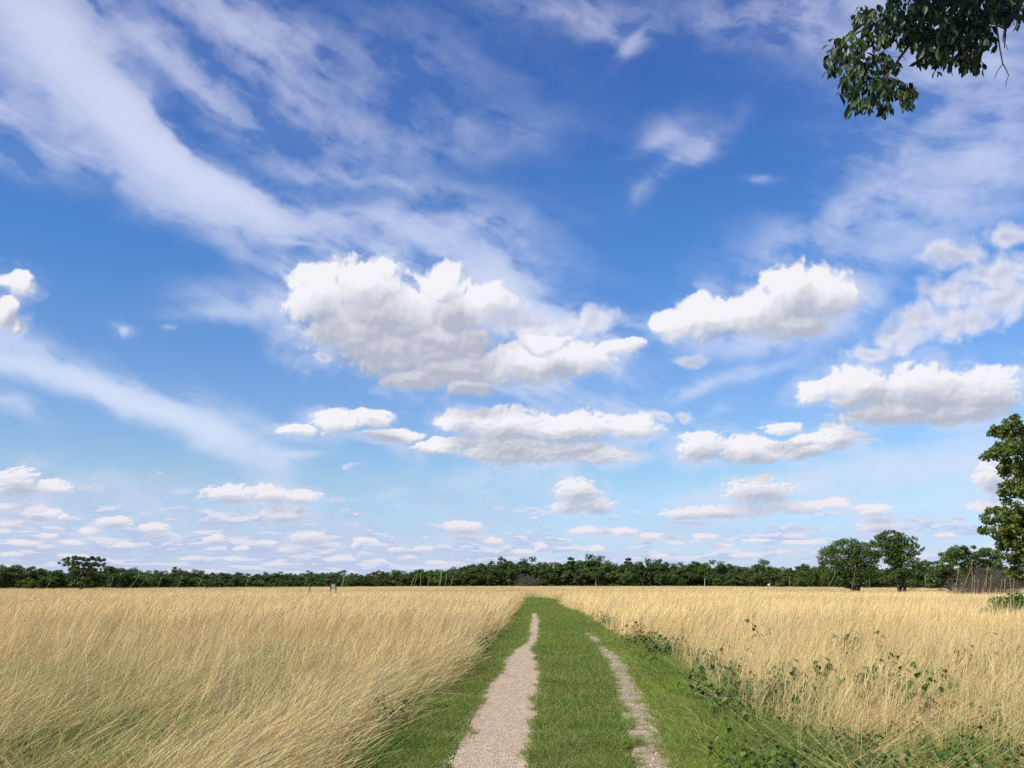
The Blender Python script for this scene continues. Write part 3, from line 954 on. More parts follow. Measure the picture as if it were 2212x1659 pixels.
def build_verge():
    P = []
    for s in range(3):                        # 0-2 short sward
        P.append(proto('sward', [blades(210, .17, (.03, .075), (.1, .9), (.2, 1.0), (.0026, .0046), 0, math.pi, 3, 200 + s, (0, 1))], M_GRASS))
    for s in range(3):                        # 3-5 longer
        P.append(proto('sward', [blades(130, .17, (.07, .18), (.1, .7), (.3, 1.2), (.003, .005), 0.3, math.pi, 4, 210 + s, (0, .93))], M_GRASS))
    for s in range(3):                        # 6-8 tall soft verge grass
        P.append(proto('sward', [blades(90, .2, (.16, .34), (.1, .6), (.4, 1.3), (.003, .0055), 0.4, 1.2, 5, 220 + s, (0, .9))], M_GRASS))
    for s in range(3):                        # 9-11 broad patches, distant
        P.append(proto('sward', [blades(330, .55, (.06, .15), (.1, .8), (.2, 1.0), (.009, .015), 0, math.pi, 3, 230 + s, (0, 1))], M_GRASS))
    X, Y, I, S, Fr = [], [], [], [], []

    def rut(x, y):
        n1 = (fbm(x * 3.0, y * 1.3, 51) - .5) * .26
        q = rng.random(len(x))
        da = np.minimum(x - ex(E_LL, y), ex(E_LR, y) - x) + n1 * .8
        db = np.minimum(x - ex(E_RL, y), ex(E_RR, y) - x) + n1 * .9
        a = (q < np.clip((da + .16) / .07, 0, 1)) & (y < Y_LEND + 1)
        b = (q < np.clip((db + .22) / .20, 0, 1)) & (y < Y_REND + .5)
        return a, b

    n = 15000
    y = 2.0 + (26 - 2.0) * rng.random(n)
    a, b = ex(E_CL, y) - .8, ex(E_CR, y) + .45
    x = a + (b - a) * rng.random(n)
    ra, rb = rut(x, y)
    keep = ~ra & (~rb | (rng.random(n) < .20))
    # thin places in the sward between the ruts
    mid = (ex(E_LR, y) + ex(E_RL, y)) / 2
    bare = (np.abs(x - mid) < .13) & (fbm(x * 2, y * .8, 61) > .56)
    keep &= ~bare
    x, y, rb = x[keep], y[keep], rb[keep]
    el_, er_ = x - ex(E_CL, y), ex(E_CR, y) - x
    u = rng.random(len(x))
    idx = np.where(u < .68, rng.integers(0, 3, len(x)), 3 + rng.integers(0, 3, len(x)))
    tall = ((er_ < .55) & (u < .8)) | ((el_ < .2) & (u < .5))
    idx = np.where(tall, 6 + rng.integers(0, 3, len(x)), idx)
    idx = np.where(rb, 0, idx)
    right = x > ex(E_RL, y)
    litter = (er_ > .05) & (er_ < .35) & (fbm(x * 1.6, y * .7, 71) > .52)
    fr = np.clip(np.where(right & (er_ > .45), .70, .12) + (fbm(x * 1.2, y * .8, 81) - .5) * 1.2, 0, 1)
    k = ~(litter & (rng.random(len(x)) < .75))
    sc_ = (.55 + .5 * rng.random(len(x)) + .7 * (fbm(x * 2.3, y * 1.8, 77) - .35)) * np.where(rb, .30, 1.0)
    X.append(x[k]); Y.append(y[k]); I.append(idx[k]); Fr.append(fr[k]); S.append(sc_[k])
    n = 5200
    y = 25 + (108 - 25) * rng.random(n) ** 1.35
    a, b = ex(E_CL, y) - .4, ex(E_CR, y) + .4
    x = a + (b - a) * rng.random(n)
    ra, rb = rut(x, y)
    pad = (x > ex(E_LL, y) - .55) & (x < ex(E_LR, y) + .50) & (y < Y_LEND)
    pad |= (x > ex(E_RL, y) - .45) & (x < ex(E_RR, y) + .45) & (y < Y_REND)
    k = ~ra & ~rb & ~pad
    x, y = x[k], y[k]
    X.append(x); Y.append(y); I.append(9 + rng.integers(0, 3, len(x))); S.append(.7 + .5 * rng.random(len(x)))
    Fr.append(np.clip(.35 + (fbm(x, y * .3, 82) - .5) * 1.2, 0, 1))
    n = 5200
    y = 24 + 34 * rng.random(n)
    a, b = ex(E_CL, y) - .3, ex(E_CR, y) + .3
    x = a + (b - a) * rng.random(n)
    ra, rb = rut(x, y)
    k = ~ra & ~rb
    x, y = x[k], y[k]
    X.append(x); Y.append(y); I.append(3 + rng.integers(0, 3, len(x))); S.append(.8 + .5 * rng.random(len(x)))
    Fr.append(np.clip(.3 + (fbm(x, y * .3, 82) - .5) * 1.2, 0, 1))
    # green undergrowth showing between the laid straw
    x, y = spread(3.0, 24.0, 8.0, .66, 4.0)
    er = x - ex(E_CR, y)
    w = np.clip((fbm(x * 0.5, y * 0.3, 33) - .38) * 3.5, 0, 1) * np.clip((24 - y) / 9, 0, 1)
    w = np.maximum(w, np.clip((11.2 - y) / 3, 0, 1) * (er > 0) * .26)
    w = np.maximum(w, np.clip(hole(x, y) * 1.5, 0, 1))
    k = ~in_track(x, y) & (rng.random(len(x)) < w)
    x, y = x[k], y[k]
    X.append(x); Y.append(y); I.append(6 + rng.integers(0, 3, len(x))); S.append(.9 + .8 * rng.random(len(x))); Fr.append(rng.random(len(x)) * .35)
    x, y, idx, sc, fr = [np.concatenate(q) for q in (X, Y, I, S, Fr)]
    print('verge tufts', len(x))
    scatter('green_grass', P, np.stack([x, y, np.full(len(x), .004)], 1), idx, rng.random(len(x)) * 6.28, sc, fr,
            'short green grass between and beside the gravel ruts', 'grass')


def ico(r, seed, sq=.6):
    g = np.random.default_rng(seed)
    import bmesh
    bm = bmesh.new()
    bmesh.ops.create_icosphere(bm, subdivisions=1, radius=r)
    for v in bm.verts:
        v.co *= .75 + .45 * g.random()
        v.co.z *= sq
    me = bpy.data.meshes.new('pebble')
    bm.to_mesh(me); bm.free()
    return me


def build_pebbles():
    P = []
    for i, c in enumerate([(.66, .54, .42), (.52, .41, .30), (.80, .72, .60), (.40, .31, .23)]):
        m, nb = new_mat('pebble_stone')
        n = nb.noise(coords(nb), 60.0, 3, dim='3D')
        solid_out(nb, nb.mix(n, c, tuple(q * .75 for q in c)), 0.85, 0.25)
        me = ico(1.0, i)
        me.materials.append(m)
        P.append(bpy.data.objects.new('pebble', me))
    X, Y, S = [], [], []
    n = 15000
    y = 3 + 24 * rng.random(n) ** 1.2
    a, b = ex(E_LL, y) - .12, ex(E_LR, y) + .12
    t = rng.random(n)
    x = a + (b - a) * t
    X.append(x); Y.append(y); S.append(.0030 + .0055 * rng.random(n) ** 2 + .0030 * (np.abs(t - .5) > .38))
    n = 4200
    y = 3 + (Y_REND - 3) * rng.random(n) ** 1.2
    a, b = ex(E_RL, y) - .05, ex(E_RR, y) + .28
    x = a + (b - a) * rng.random(n)
    X.append(x); Y.append(y); S.append(.004 + .009 * rng.random(n) ** 2)
    x, y, s = [np.concatenate(q) for q in (X, Y, S)]
    scatter('gravel', P, np.stack([x, y, .009 + s * .3], 1), rng.integers(0, 4, len(x)), rng.random(len(x)) * 6.28, s, np.zeros(len(x)),
            'small loose stones lying in the wheel ruts of the track', 'gravel')
    # broken straw on the ground along the right margin
    Q = [proto('litter', [blades(60, .30, (.08, .48), (1.15, 1.54), (0, .1), (.002, .0042), 0, math.pi, 2, 300 + s, (0, .8))], M_STRAW) for s in range(3)]
    n = 900
    y = 4 + 24 * rng.random(n)
    x = ex(E_CR, y) - .20 + rng.normal(0, .13, n)
    k = fbm(x * 1.6, y * .7, 71) > .50
    x, y = x[k], y[k]
    x2, y2 = spread(3.0, 15.0, 12.0, .66, 4.0)
    er = x2 - ex(E_CR, y2)
    k = (er > -.1) & (fbm(x2 * .9, y2 * .9, 91) > .36)
    x, y = np.concatenate([x, x2[k]]), np.concatenate([y, y2[k]])
    scatter('straw_litter', Q, np.stack([x, y, np.full(len(x), .012)], 1), rng.integers(0, 3, len(x)), rng.random(len(x)) * 6.28,
            .8 + .5 * rng.random(len(x)), np.zeros(len(x)), 'broken brown straw lying flat along the right margin of the track', 'straw')


# ================================================================== trees
def tube(path, rad, sides=7, cap=True):
    """swept tube along points; returns V, F(list)"""
    P = [Vector(p) for p in path]
    V, Fc = [], []
    up = Vector((0.13, 0.21, 1)).normalized()
    for i, p in enumerate(P):
        t = (P[min(i + 1, len(P) - 1)] - P[max(i - 1, 0)]).normalized()
        a = t.cross(up if abs(t.dot(up)) < .95 else Vector((1, 0, 0))).normalized()
        b = t.cross(a)
        for k in range(sides):
            an = 2 * math.pi * k / sides
            V.append(p + (a * math.cos(an) + b * math.sin(an)) * rad[i])
    for i in range(len(P) - 1):
        for k in range(sides):
            k2 = (k + 1) % sides
            Fc.append((i * sides + k, i * sides + k2, (i + 1) * sides + k2, (i + 1) * sides + k))
    if cap:
        Fc.append(tuple(range(len(V) - sides, len(V))))
    return V, Fc


ORD = 'first second third fourth fifth sixth seventh eighth ninth tenth eleventh twelfth thirteenth fourteenth fifteenth sixteenth seventeenth eighteenth nineteenth twentieth'.split()


class Geo:
    def __init__(self):
        self.V, self.F = [], []

    def add(self, vf):
        o = len(self.V)
        self.V += list(vf[0])
        self.F += [tuple(i + o for i in f) for f in vf[1]]

    def mesh(self, name, mat, smooth=True):
        return mesh_from(name, [tuple(v) for v in self.V], self.F, mat, smooth)


def wiggle(a, b, n, amp, g):
    a, b = np.array(a, float), np.array(b, float)
    pts = []
    for i in range(n + 1):
        t = i / n
        p = a + (b - a) * t
        if 0 < i < n:
            p = p + g.normal(0, amp, 3)
        pts.append(p)
    return pts


def leaf_cloud(clumps, n, size, g, up=.25, flat=.75, dens_pow=.45, tone_c=.35):
    """n[i] leaves in each clump: rhombic leaf faces scattered through the volume"""
    C, Rr, K, TC = [], [], [], []
    for (c, r), k in zip(clumps, n):
        C.append(np.repeat(np.array([c], float), k, 0)); Rr.append(np.full(k, r)); TC.append(np.full(k, g.random()))
    C, Rr, TC = np.concatenate(C), np.concatenate(Rr), np.concatenate(TC)
    m = len(C)
    d = g.normal(0, 1, (m, 3)); d /= np.linalg.norm(d, axis=1)[:, None]
    rr = g.random(m) ** dens_pow
    P = C + d * (Rr * rr)[:, None] * np.array([1, 1, flat])
    nrm = d * .6 + g.normal(0, .75, (m, 3)) + np.array([0, 0, up])
    nrm /= np.linalg.norm(nrm, axis=1)[:, None]
    t = np.cross(nrm, g.normal(0, 1, (m, 3))); t /= np.linalg.norm(t, axis=1)[:, None]
    b = np.cross(nrm, t)
    s = size * (.6 + .8 * g.random(m))
    L, W = (s * .62)[:, None], (s * .36)[:, None]
    V = np.stack([P - t * L, P + b * W - t * L * .1, P + t * L, P - b * W - t * L * .1], 1).reshape(-1, 3)
    Fc = np.arange(m * 4).reshape(m, 4)
    tone = np.clip(TC * tone_c + g.random(m) * (1 - tone_c), 0, 1)
    return V, Fc, np.repeat(tone, 4)


def crown_mesh(name, clumps, counts, size, mat, g, **kw):
    V, Fc, T = leaf_cloud(clumps, counts, size, g, **kw)
    return mesh_from(name, V, Fc, mat, attrs={'tone': T})


def ell_clumps(g, n, c, r, rc, shell=.55, low=-1.0):
    out = []
    while len(out) < n:
        d = g.normal(0, 1, 3); d /= np.linalg.norm(d)
        if d[2] < low:
            continue
        k = shell + (1 - shell) * g.random()
        p = np.array(c) + d * np.array(r) * k
        out.append((p, rc[0] + (rc[1] - rc[0]) * g.random()))
    return out


def make_tree(name, H, clumps, leaf, per, trunk_r, fork, seed, mat=None, bark=None, limbs=14, trunks=1, wig=.12, twigs=False, **kw):
    """Empty > trunk (with its limbs) and crown"""
    g = np.random.default_rng(seed)
    root = empty(name)
    G = Geo()
    for k in range(trunks):
        off = np.array([(k - (trunks - 1) / 2) * trunk_r * 2.6, 0, 0])
        top = np.array([g.normal(0, .25), g.normal(0, .25), H * .72]) + off * 1.8
        pth = [off + [0, 0, -.15], off + [0, 0, fork * .5]] + [off + (top - off) * t + g.normal(0, wig * .6, 3) * [1, 1, 0] for t in (.35, .6, .8)] + [top]
        pth = sorted(pth, key=lambda p: p[2])
        rad = np.interp([p[2] for p in pth], [-.2, 0.3, H * .72], [trunk_r * 1.25, trunk_r, trunk_r * .18])
        G.add(tube(pth, rad, 9))
    ch = list(range(len(clumps)))
    g.shuffle(ch)
    for i in ch[:limbs]:
        c = np.array(clumps[i][0], float)
        z0 = min(max(fork, c[2] - .55 * math.hypot(c[0], c[1]) - .2), H * .62)
        a = np.array([0, 0, z0])
        r0 = trunk_r * .42 * (1 - .5 * z0 / H)
        mid = a + (c - a) * .45 + [0, 0, -.06 * np.linalg.norm(c - a)]
        pts = [a, *[p for p in wiggle(a, mid, 2, wig, g)[1:]], *[p for p in wiggle(mid, c, 3, wig, g)[1:]]]
        G.add(tube(pts, np.linspace(r0, r0 * .12, len(pts)), 6))
        if twigs:
            for _ in range(3):
                e = c + g.normal(0, clumps[i][1] * .6, 3)
                G.add(tube(wiggle(mid + (c - mid) * .5, e, 3, wig * .5, g), [r0 * .3, r0 * .2, r0 * .12, r0 * .05], 5))
    obj('trunk', G.mesh('trunk', bark or M_BARK), root)
    tot = sum(r ** 2 for _, r in clumps)
    counts = [max(6, int(per * r * r / tot)) for _, r in clumps]
    obj('crown', crown_mesh('crown', clumps, counts, leaf, mat or M_LEAF, g, **kw), root)
    return root


def at(px, py_or_none, dist, z=0.0):
    """ground point at a picture column (1024 wide) and depth"""
    v = pix_dir(px, 583)
    return (v.x / v.y * dist, dist, z)


def build_trees():
    # ---- the lone oak on the left: mushroom crown over a dark skirt
    g = np.random.default_rng(2)
    D = 150.0
    k = D / F                                  # metres per pixel
    gz = CAM_H - (589 - 583.8) * k             # height seen at row 589
    def q(px, py, r, dy=0.0):                   # clump from crop coordinates (850 src px over 2212)
        X, Y = px / 2.602 * .4096, (1330 + py / 2.602) * .4096
        return (np.array([(X - 81.2) * k, dy, CAM_H - (Y - 583.8) * k]), r)
    cl = []
    for px, py, r in [(420, 105, .40), (450, 92, .45), (480, 90, .45), (510, 100, .45), (545, 95, .4), (580, 90, .42), (612, 100, .4), (622, 118, .3), (400, 120, .3), (430, 130, .4),
                      (470, 125, .5), (510, 130, .5), (550, 130, .5), (585, 128, .5), (605, 135, .35), (460, 150, .45), (500, 160, .5), (545, 160, .5), (580, 160, .4), (600, 165, .3), (480, 185, .5),
                      (520, 190, .5), (560, 190, .5), (470, 215, .5), (510, 220, .6), (550, 220, .6), (590, 215, .4), (480, 245, .5), (540, 245, .5), (580, 250, .45), (600, 240, .35), (440, 225, .35), (560, 262, .4)]:
        for dy in (-1.0, 0.2, 1.2):
            c, rr = q(px + g.normal(0, 6), py + g.normal(0, 4), r, dy * (1.4 if py < 140 else 1.0) + g.normal(0, .3))
            cl.append((c, rr * (.95 if py < 140 else .9)))
    t = make_tree('oak_tree', 5.4, cl, .20, 9000, .22, 1.2, 3, M_LEAF, limbs=26, wig=.1)
    t.location = at(81.2, None, D)
    tag(t, 'lone oak with a broad flat-topped crown standing in the straw field at the left', 'tree')

    # ---- the pair of oaks at the right
    def from_crop(rows, D, cx, jit=5, depth=1.6, ylim=None):
        k = D / F
        out = []
        for px, py, r in rows:
            X, Y = (1650 + px / 2.602) * .4096, (1280 + py / 2.602) * .4096
            for dy in (-1, 0, 1):
                out.append((np.array([(X + g.normal(0, jit / 6) - cx) * k, dy * depth * .62 + g.normal(0, .35), CAM_H - (Y + g.normal(0, jit / 7) - 583.8) * k]), r * k * .4096 / 2.602))
        return out
    D1 = 116.0
    A = [(1000, 160, 34), (1050, 135, 34), (1100, 128, 34), (1140, 145, 34), (1190, 150, 34), (960, 185, 30), (1010, 190, 42), (1070, 180, 45), (1130, 185, 45), (1190, 190, 45), (1235, 195, 36), (1260, 225, 34),
         (945, 220, 22), (960, 250, 34), (1010, 240, 48), (1070, 240, 50), (1130, 240, 50), (1190, 245, 50), (1245, 265, 40), (950, 290, 34), (1000, 300, 48), (1060, 300, 50), (1120, 300, 50), (1180, 300, 50), (1240, 305, 40),
         (960, 335, 30), (1010, 345, 40), (1070, 345, 45), (1130, 350, 42), (1190, 345, 45), (1240, 340, 36), (1100, 375, 26), (1180, 380, 26), (1220, 372, 26), (1030, 370, 24), (1150, 115, 20), (1000, 370, 22), (1200, 130, 20)]
    t = make_tree('oak_tree', 7.2, from_crop(A, D1, 855.3), .17, 16500, .24, .9, 5, M_LEAF, limbs=34, trunks=2, wig=.12, twigs=True)
    t.location = at(855.3, None, D1)
    tag(t, 'dense rounded oak, left and lower of the pair in the field at the right', 'tree')
    D2 = 108.0
    B = [(1360, 70, 22), (1400, 62, 20), (1440, 75, 22), (1310, 95, 30), (1350, 100, 34), (1400, 105, 40), (1450, 110, 34), (1490, 105, 24), (1520, 130, 20), (1290, 130, 24), (1330, 140, 34), (1380, 150, 44), (1440, 150, 44),
         (1490, 155, 34), (1540, 150, 18), (1555, 170, 16), (1260, 150, 26), (1245, 175, 24), (1280, 190, 26), (1330, 190, 34), (1390, 195, 44), (1450, 195, 44), (1500, 195, 30), (1535, 195, 18), (1370, 235, 34), (1420, 235, 44),
         (1470, 230, 30), (1510, 225, 20), (1300, 215, 22), (1440, 265, 24), (1390, 260, 22), (1400, 290, 26), (1440, 300, 34), (1380, 320, 28), (1420, 340, 30), (1460, 335, 34), (1490, 320, 26), (1400, 365, 22), (1440, 375, 22), (1350, 340, 22), (1530, 240, 16), (1250, 210, 18)]
    t = make_tree('oak_tree', 8.0, from_crop(B, D2, 901.5, depth=1.5), .18, 10500, .20, 1.0, 8, M_LEAF, limbs=38, trunks=2, wig=.12, twigs=True)
    t.location = at(901.5, None, D2)
    tag(t, 'tall open-crowned oak, right and taller of the pair in the field', 'tree')
    # low filling trees right of the pair
    Cc = [(1520, 260, 22), (1560, 262, 24), (1590, 262, 18), (1540, 295, 36), (1590, 300, 34), (1520, 320, 34), (1570, 340, 36), (1540, 370, 34), (1600, 350, 34), (1590, 385, 24), (1500, 370, 30)]
    t = make_tree('oak_tree', 4.6, from_crop(Cc, 128, 893.6 + 8, depth=1.6), .2, 7000, .14, .6, 9, M_LEAF_DARK, limbs=10, wig=.1)
    t.location = at(901.6, None, 128)
    tag(t, 'low dark oak directly right of the tall open oak, in front of the tree line', 'tree')
    Cd = [(1660, 248, 16), (1650, 290, 34), (1700, 285, 36), (1740, 290, 34), (1640, 320, 36), (1690, 325, 44), (1745, 325, 36), (1650, 360, 36), (1700, 365, 40), (1750, 365, 36), (1680, 385, 24), (1730, 388, 24), (1620, 345, 26), (1620, 380, 20)]
    t = make_tree('oak_tree', 4.4, from_crop(Cd, 118, 951, depth=1.8), .2, 9000, .14, .5, 10, M_LEAF_DARK, limbs=10, wig=.1)
    t.location = at(951.0, None, 118)
    tag(t, 'low rounded green oak between the pair of oaks and the bare brown thicket', 'tree')

    # ---- leafy scrub tree over the bare thicket
    D3 = 70.0
    E = [(1730, 200, 26), (1760, 185, 24), (1790, 168, 22), (1720, 240, 22), (1755, 225, 30), (1790, 210, 26), (1820, 180, 22), (1850, 160, 20), (1880, 165, 20), (1900, 185, 22), (1830, 220, 24), (1870, 210, 24), (1910, 215, 26), (1950, 200, 26),
         (1980, 170, 22), (2000, 200, 28), (2030, 185, 24), (2050, 220, 26), (1960, 240, 28), (2010, 245, 30), (1880, 245, 28), (1780, 255, 24), (1740, 262, 20), (1830, 262, 24), (1920, 262, 26), (1990, 280, 30), (2040, 275, 28), (1950, 295, 26), (1850, 290, 20), (1900, 300, 20),
         (2010, 320, 24), (1980, 350, 20), (2000, 385, 16)]
    t = make_tree('oak_tree', 4.7, from_crop(E, D3, 981, jit=4, depth=1.0), .11, 9500, .10, .5, 12, M_LEAF, limbs=33, trunks=2, wig=.1, twigs=True)
    t.location = at(981.0, None, D3)
    tag(t, 'scraggly leafy oak rising out of the bare brown thicket at the right', 'tree')

    # ---- bare brown thicket: upright twigs
    def thicket(name, W, Dp, H, n, seed, th=.010):
        g = np.random.default_rng(seed)
        G = Geo()
        for _ in range(n):
            b = np.array([(g.random() - .5) * W, (g.random() - .5) * Dp, 0])
            h = H * (.55 + .45 * g.random()) * (1 - .35 * abs(b[0] / W * 2) ** 2)
            top = b + [g.normal(0, .18 * H), g.normal(0, .15 * H), h]
            p = wiggle(b, top, 4, .075 * H, g)
            G.add(tube(p, np.linspace(th, th * .35, 5), 3, False))
            for _ in range(8):
                t = .2 + .78 * g.random()
                s = np.array(b) + (top - b) * t
                e = s + [g.normal(0, .13 * H), g.normal(0, .12 * H), (-.02 + .16 * g.random()) * H]
                G.add(tube(wiggle(s, e, 2, .035 * H, g), [th * .6, th * .45, th * .25], 3, False))
        return G
    root = empty('thicket')
    G = thicket('thicket', 4.6, 2.6, 2.9, 330, 4, .010)
    obj('twigs', G.mesh('twigs', M_TWIG), root)
    root.location = at(985, None, 67)
    tag(root, 'bare brown thicket of dense twigs under the scraggly oak at the right', 'bush')
    root = empty('thicket')
    G = thicket('thicket', 7.0, 4.0, 5.6, 170, 6, .025)
    obj('twigs', G.mesh('twigs', M_TWIG), root)
    root.location = at(527, None, 330)
    tag(root, 'bare reddish brown bush in front of the tree line above the end of the track', 'bush')

    # ---- the tree cut by the right edge of the picture
    D4 = 40.0
    k4 = D4 / F
    rows = [(1495, 245, 34), (1470, 290, 40), (1455, 320, 36), (1520, 300, 55), (1540, 350, 60), (1480, 420, 45), (1440, 460, 42), (1400, 490, 40), (1370, 520, 34), (1430, 510, 38), (1490, 490, 55), (1550, 470, 60), (1480, 560, 40),
            (1500, 620, 50), (1490, 670, 45), (1550, 600, 60), (1440, 745, 36), (1470, 790, 45), (1520, 730, 60), (1540, 800, 60), (1510, 850, 50), (1400, 930, 40), (1360, 930, 30), (1340, 985, 40), (1300, 1010, 34), (1300, 1090, 34), (1350, 1080, 45),
            (1400, 1010, 50), (1450, 960, 45), (1470, 1040, 60), (1530, 950, 70), (1400, 1120, 55), (1460, 1130, 60), (1530, 1080, 70), (1400, 1190, 45), (1450, 1220, 55), (1520, 1190, 70), (1440, 1290, 40), (1490, 1300, 55), (1540, 1290, 60), (1500, 1380, 50), (1545, 1400, 55),
            (1485, 1430, 30), (1530, 1440, 40)]
    cl = []
    cx = (2500 + 95) * .4096
    for px, py, r in rows:
        X, Y = (2000 + px / 3.13) * .4096, (950 + py / 3.13) * .4096
        for dy in (-.9, 0, .9):
            cl.append((np.array([(X + g.normal(0, 1.2) - cx) * k4, dy + g.normal(0, .3), CAM_H - (Y + g.normal(0, .9) - 583.8) * k4]), r * .4096 / 3.13 * k4 * 1.05))
    # the rest of the crown, outside the picture
    for c, r in ell_clumps(g, 170, (1.2, 0, 5.6), (3.6, 3.6, 4.0), (.35, .6), .35):
        if (c[0] + cx * k4) / k4 > 1034:
            cl.append((c, r))
    t = make_tree('oak_tree', 9.4, cl, .125, 56000, .30, 1.5, 14, mat_leaf('sunny_leaf', (.055, .100, .015), (.140, .195, .032), (.28, .34, .075), .45), limbs=60, wig=.15, twigs=True)
    t.location = ((cx - 512) * k4, D4, 0)
    tag(t, 'sunlit leafy tree cut off by the right edge of the picture', 'tree')

    # ---- green shrub at the far right, in front
    cl = ell_clumps(g, 40, (0, 0, .75), (1.5, 1.0, .70), (.22, .38), .3)
    t = make_tree('shrub', 1.5, cl, .07, 9000, .03, .1, 15, M_WEED, limbs=12, wig=.05)
    t.location = at(1034, None, 29)
    tag(t, 'low dark green shrub in the straw under the tree at the right edge', 'shrub')

    # ---- low dead branches under the pair of oaks
    G = Geo()
    gg = np.random.default_rng(77)
    logp = wiggle((-2.6, 0, .35), (2.4, .2, .75), 8, .10, gg)
    G.add(tube(logp, np.linspace(.07, .02, 9), 6))
    for i in range(16):
        a = logp[int(gg.integers(1, 8))]
        e = a + [gg.normal(0, .8), gg.normal(0, .5), .15 + .6 * gg.random()]
        G.add(tube(wiggle(a, e, 4, .08, gg), np.linspace(.03, .008, 5), 4))
    o = obj('dead_branch', G.mesh('dead_branch', M_BARK_PALE))
    o.location = at(850, None, 109)
    tag(o, 'pale dead branch lying in the straw under the dense left oak', 'branch')


def build_treeline():
    g = np.random.default_rng(9)
    protos = []

    def pr(kind, H, w, n, leaf, per, mat, seed, bark=None, low=.12, limbs=8, tr=.16, fork=1.2):
        gg = np.random.default_rng(seed)
        cl = []
        for _ in range(n):
            d = gg.normal(0, 1, 3); d /= np.linalg.norm(d)
            kk = .35 + .65 * gg.random()
            z = H * (low + (1 - low) / 2) + d[2] * kk * H * (1 - low) / 2 * .93
            prof = 1 - .45 * abs((z / H - .55) / .5) ** 1.6
            cl.append((np.array([d[0] * kk * w * prof, d[1] * kk * w * prof, z]), (.55 + .55 * gg.random()) * w * .30))
        t = make_tree('tree', H, cl, leaf, per, tr, fork, seed, mat, bark, limbs=limbs, wig=.2)
        protos.append((kind, H, t))
    pr('round', 9.0, 3.9, 46, .34, 4600, M_LEAF_DARK, 101)
    pr('round', 8.0, 3.6, 40, .34, 4800, M_LEAF_DARK, 102)
    pr('round', 10.0, 4.2, 50, .36, 5600, M_LEAF, 103)
    pr('olive', 7.5, 3.4, 40, .32, 4300, M_LEAF_OLIVE, 104)
    pr('olive', 8.5, 3.3, 40, .34, 4300, M_LEAF_OLIVE, 105, low=.2)
    pr('pale', 9.0, 3.0, 34, .32, 3300, M_LEAF, 106, M_BARK_PALE, low=.28, limbs=14, tr=.17, fork=2.2)
    pr('bright', 6.0, 2.9, 34, .30, 3800, M_LEAF_BRIGHT, 107)
    pr('narrow', 10.0, 2.3, 40, .30, 3600, M_LEAF_DARK, 108)
    first = [True] * len(protos)
    # height of the tree tops and distance along the picture (1024 wide)
    tx = [-60, 0, 20, 46, 75, 116, 150, 185, 231, 278, 325, 361, 394, 440, 481, 523, 560, 602, 648, 671, 694, 741, 787, 824, 900, 950, 1024, 1090]
    ty = [562, 562, 565, 567, 569, 568, 569, 569, 573, 572.5, 571, 573.5, 571, 568, 562.5, 561, 559.5, 558.7, 561, 563.5, 561, 565, 564.5, 564, 566, 566, 563, 560]
    dx = [-60, 0, 120, 300, 450, 560, 700, 800, 900, 1024, 1090]
    dd = [165, 170, 200, 260, 330, 350, 340, 260, 200, 170, 165]
    segs = [(-100, 30, 'at the far left edge'), (30, 130, 'behind the lone oak'), (130, 225, 'right of the lone oak'), (225, 333, 'left of the green sign'), (333, 420, 'right of the green sign'),
            (420, 515, 'left of the reddish bush'), (515, 590, 'behind the reddish bush'), (590, 690, 'right of the reddish bush'), (690, 768, 'left of the white-topped post'), (768, 835, 'left of the oak pair'),
            (835, 930, 'behind the oak pair'), (930, 1010, 'behind the brown thicket'), (1010, 1200, 'at the far right edge')]
    kinds = {'round': 'rounded dark tree', 'olive': 'dull olive tree', 'pale': 'pale-trunked tree', 'bright': 'low bright green tree', 'narrow': 'narrow dark tree'}
    n = 0
    made = []
    for row in range(3):
        px = -70.0 + row * 4
        while px < 1095:
            D = float(np.interp(px, dx, dd)) + row * 9 + g.normal(0, 2.5)
            want = (583.8 - float(np.interp(px, tx, ty))) * D / F + CAM_H
            want *= .84 + .32 * float(fbm(np.array([px / 22.0]), np.array([row * 3.0]), 12)[0])
            u = g.random()
            if row == 0:
                want *= .55 + .42 * g.random()
                kind = 'round' if u < .40 else 'olive' if u < .66 else 'pale' if u < .76 else 'bright' if u < .90 else 'narrow'
            else:
                want *= .72 + .42 * g.random() ** 1.5
                kind = 'round' if u < .72 else 'olive' if u < .82 else 'pale' if u < .84 else 'narrow'
            if row == 0 and 515 < px < 540:
                want *= .5
            ids = [i for i, p in enumerate(protos) if p[0] == kind]
            i = ids[int(g.integers(0, len(ids)))]
            if first[i]:
                o, first[i] = protos[i][2], False
            else:
                o = copy_tree(protos[i][2])
            s = want / protos[i][1]
            v = pix_dir(px, 583)
            o.location = (v.x / v.y * D, D, 0)
            wide = s * (.95 + .45 * g.random()) * (1.15 if want < 6 else 1.0)
            o.scale = (wide, wide, s)
            o.rotation_euler = (0, 0, g.random() * 6.28)
            seg = next(q[2] for q in segs if q[0] <= px < q[1])
            made.append((kind, row, seg, px, o))
            cw = {'round': 7.0, 'olive': 6.4, 'pale': 5.6, 'bright': 5.4, 'narrow': 4.6}[kind] * wide
            px += max(3.2, cw * F / D * (.72 if row == 0 else .66))
            n += 1
    cnt = {}
    for kind, row, seg, px, o in sorted(made, key=lambda q: q[3]):
        key = (kind, row, seg)
        cnt[key] = cnt.get(key, 0) + 1
        tag(o, '%s %s %s %s' % (ORD[cnt[key] - 1], kinds[kind], ('in front', 'in the middle', 'at the back')[row], seg), 'tree', 'trees of the far tree line')
    print('treeline', n)
    # the closed wood behind: one mass
    x, y, s, idx = [], [], [], []
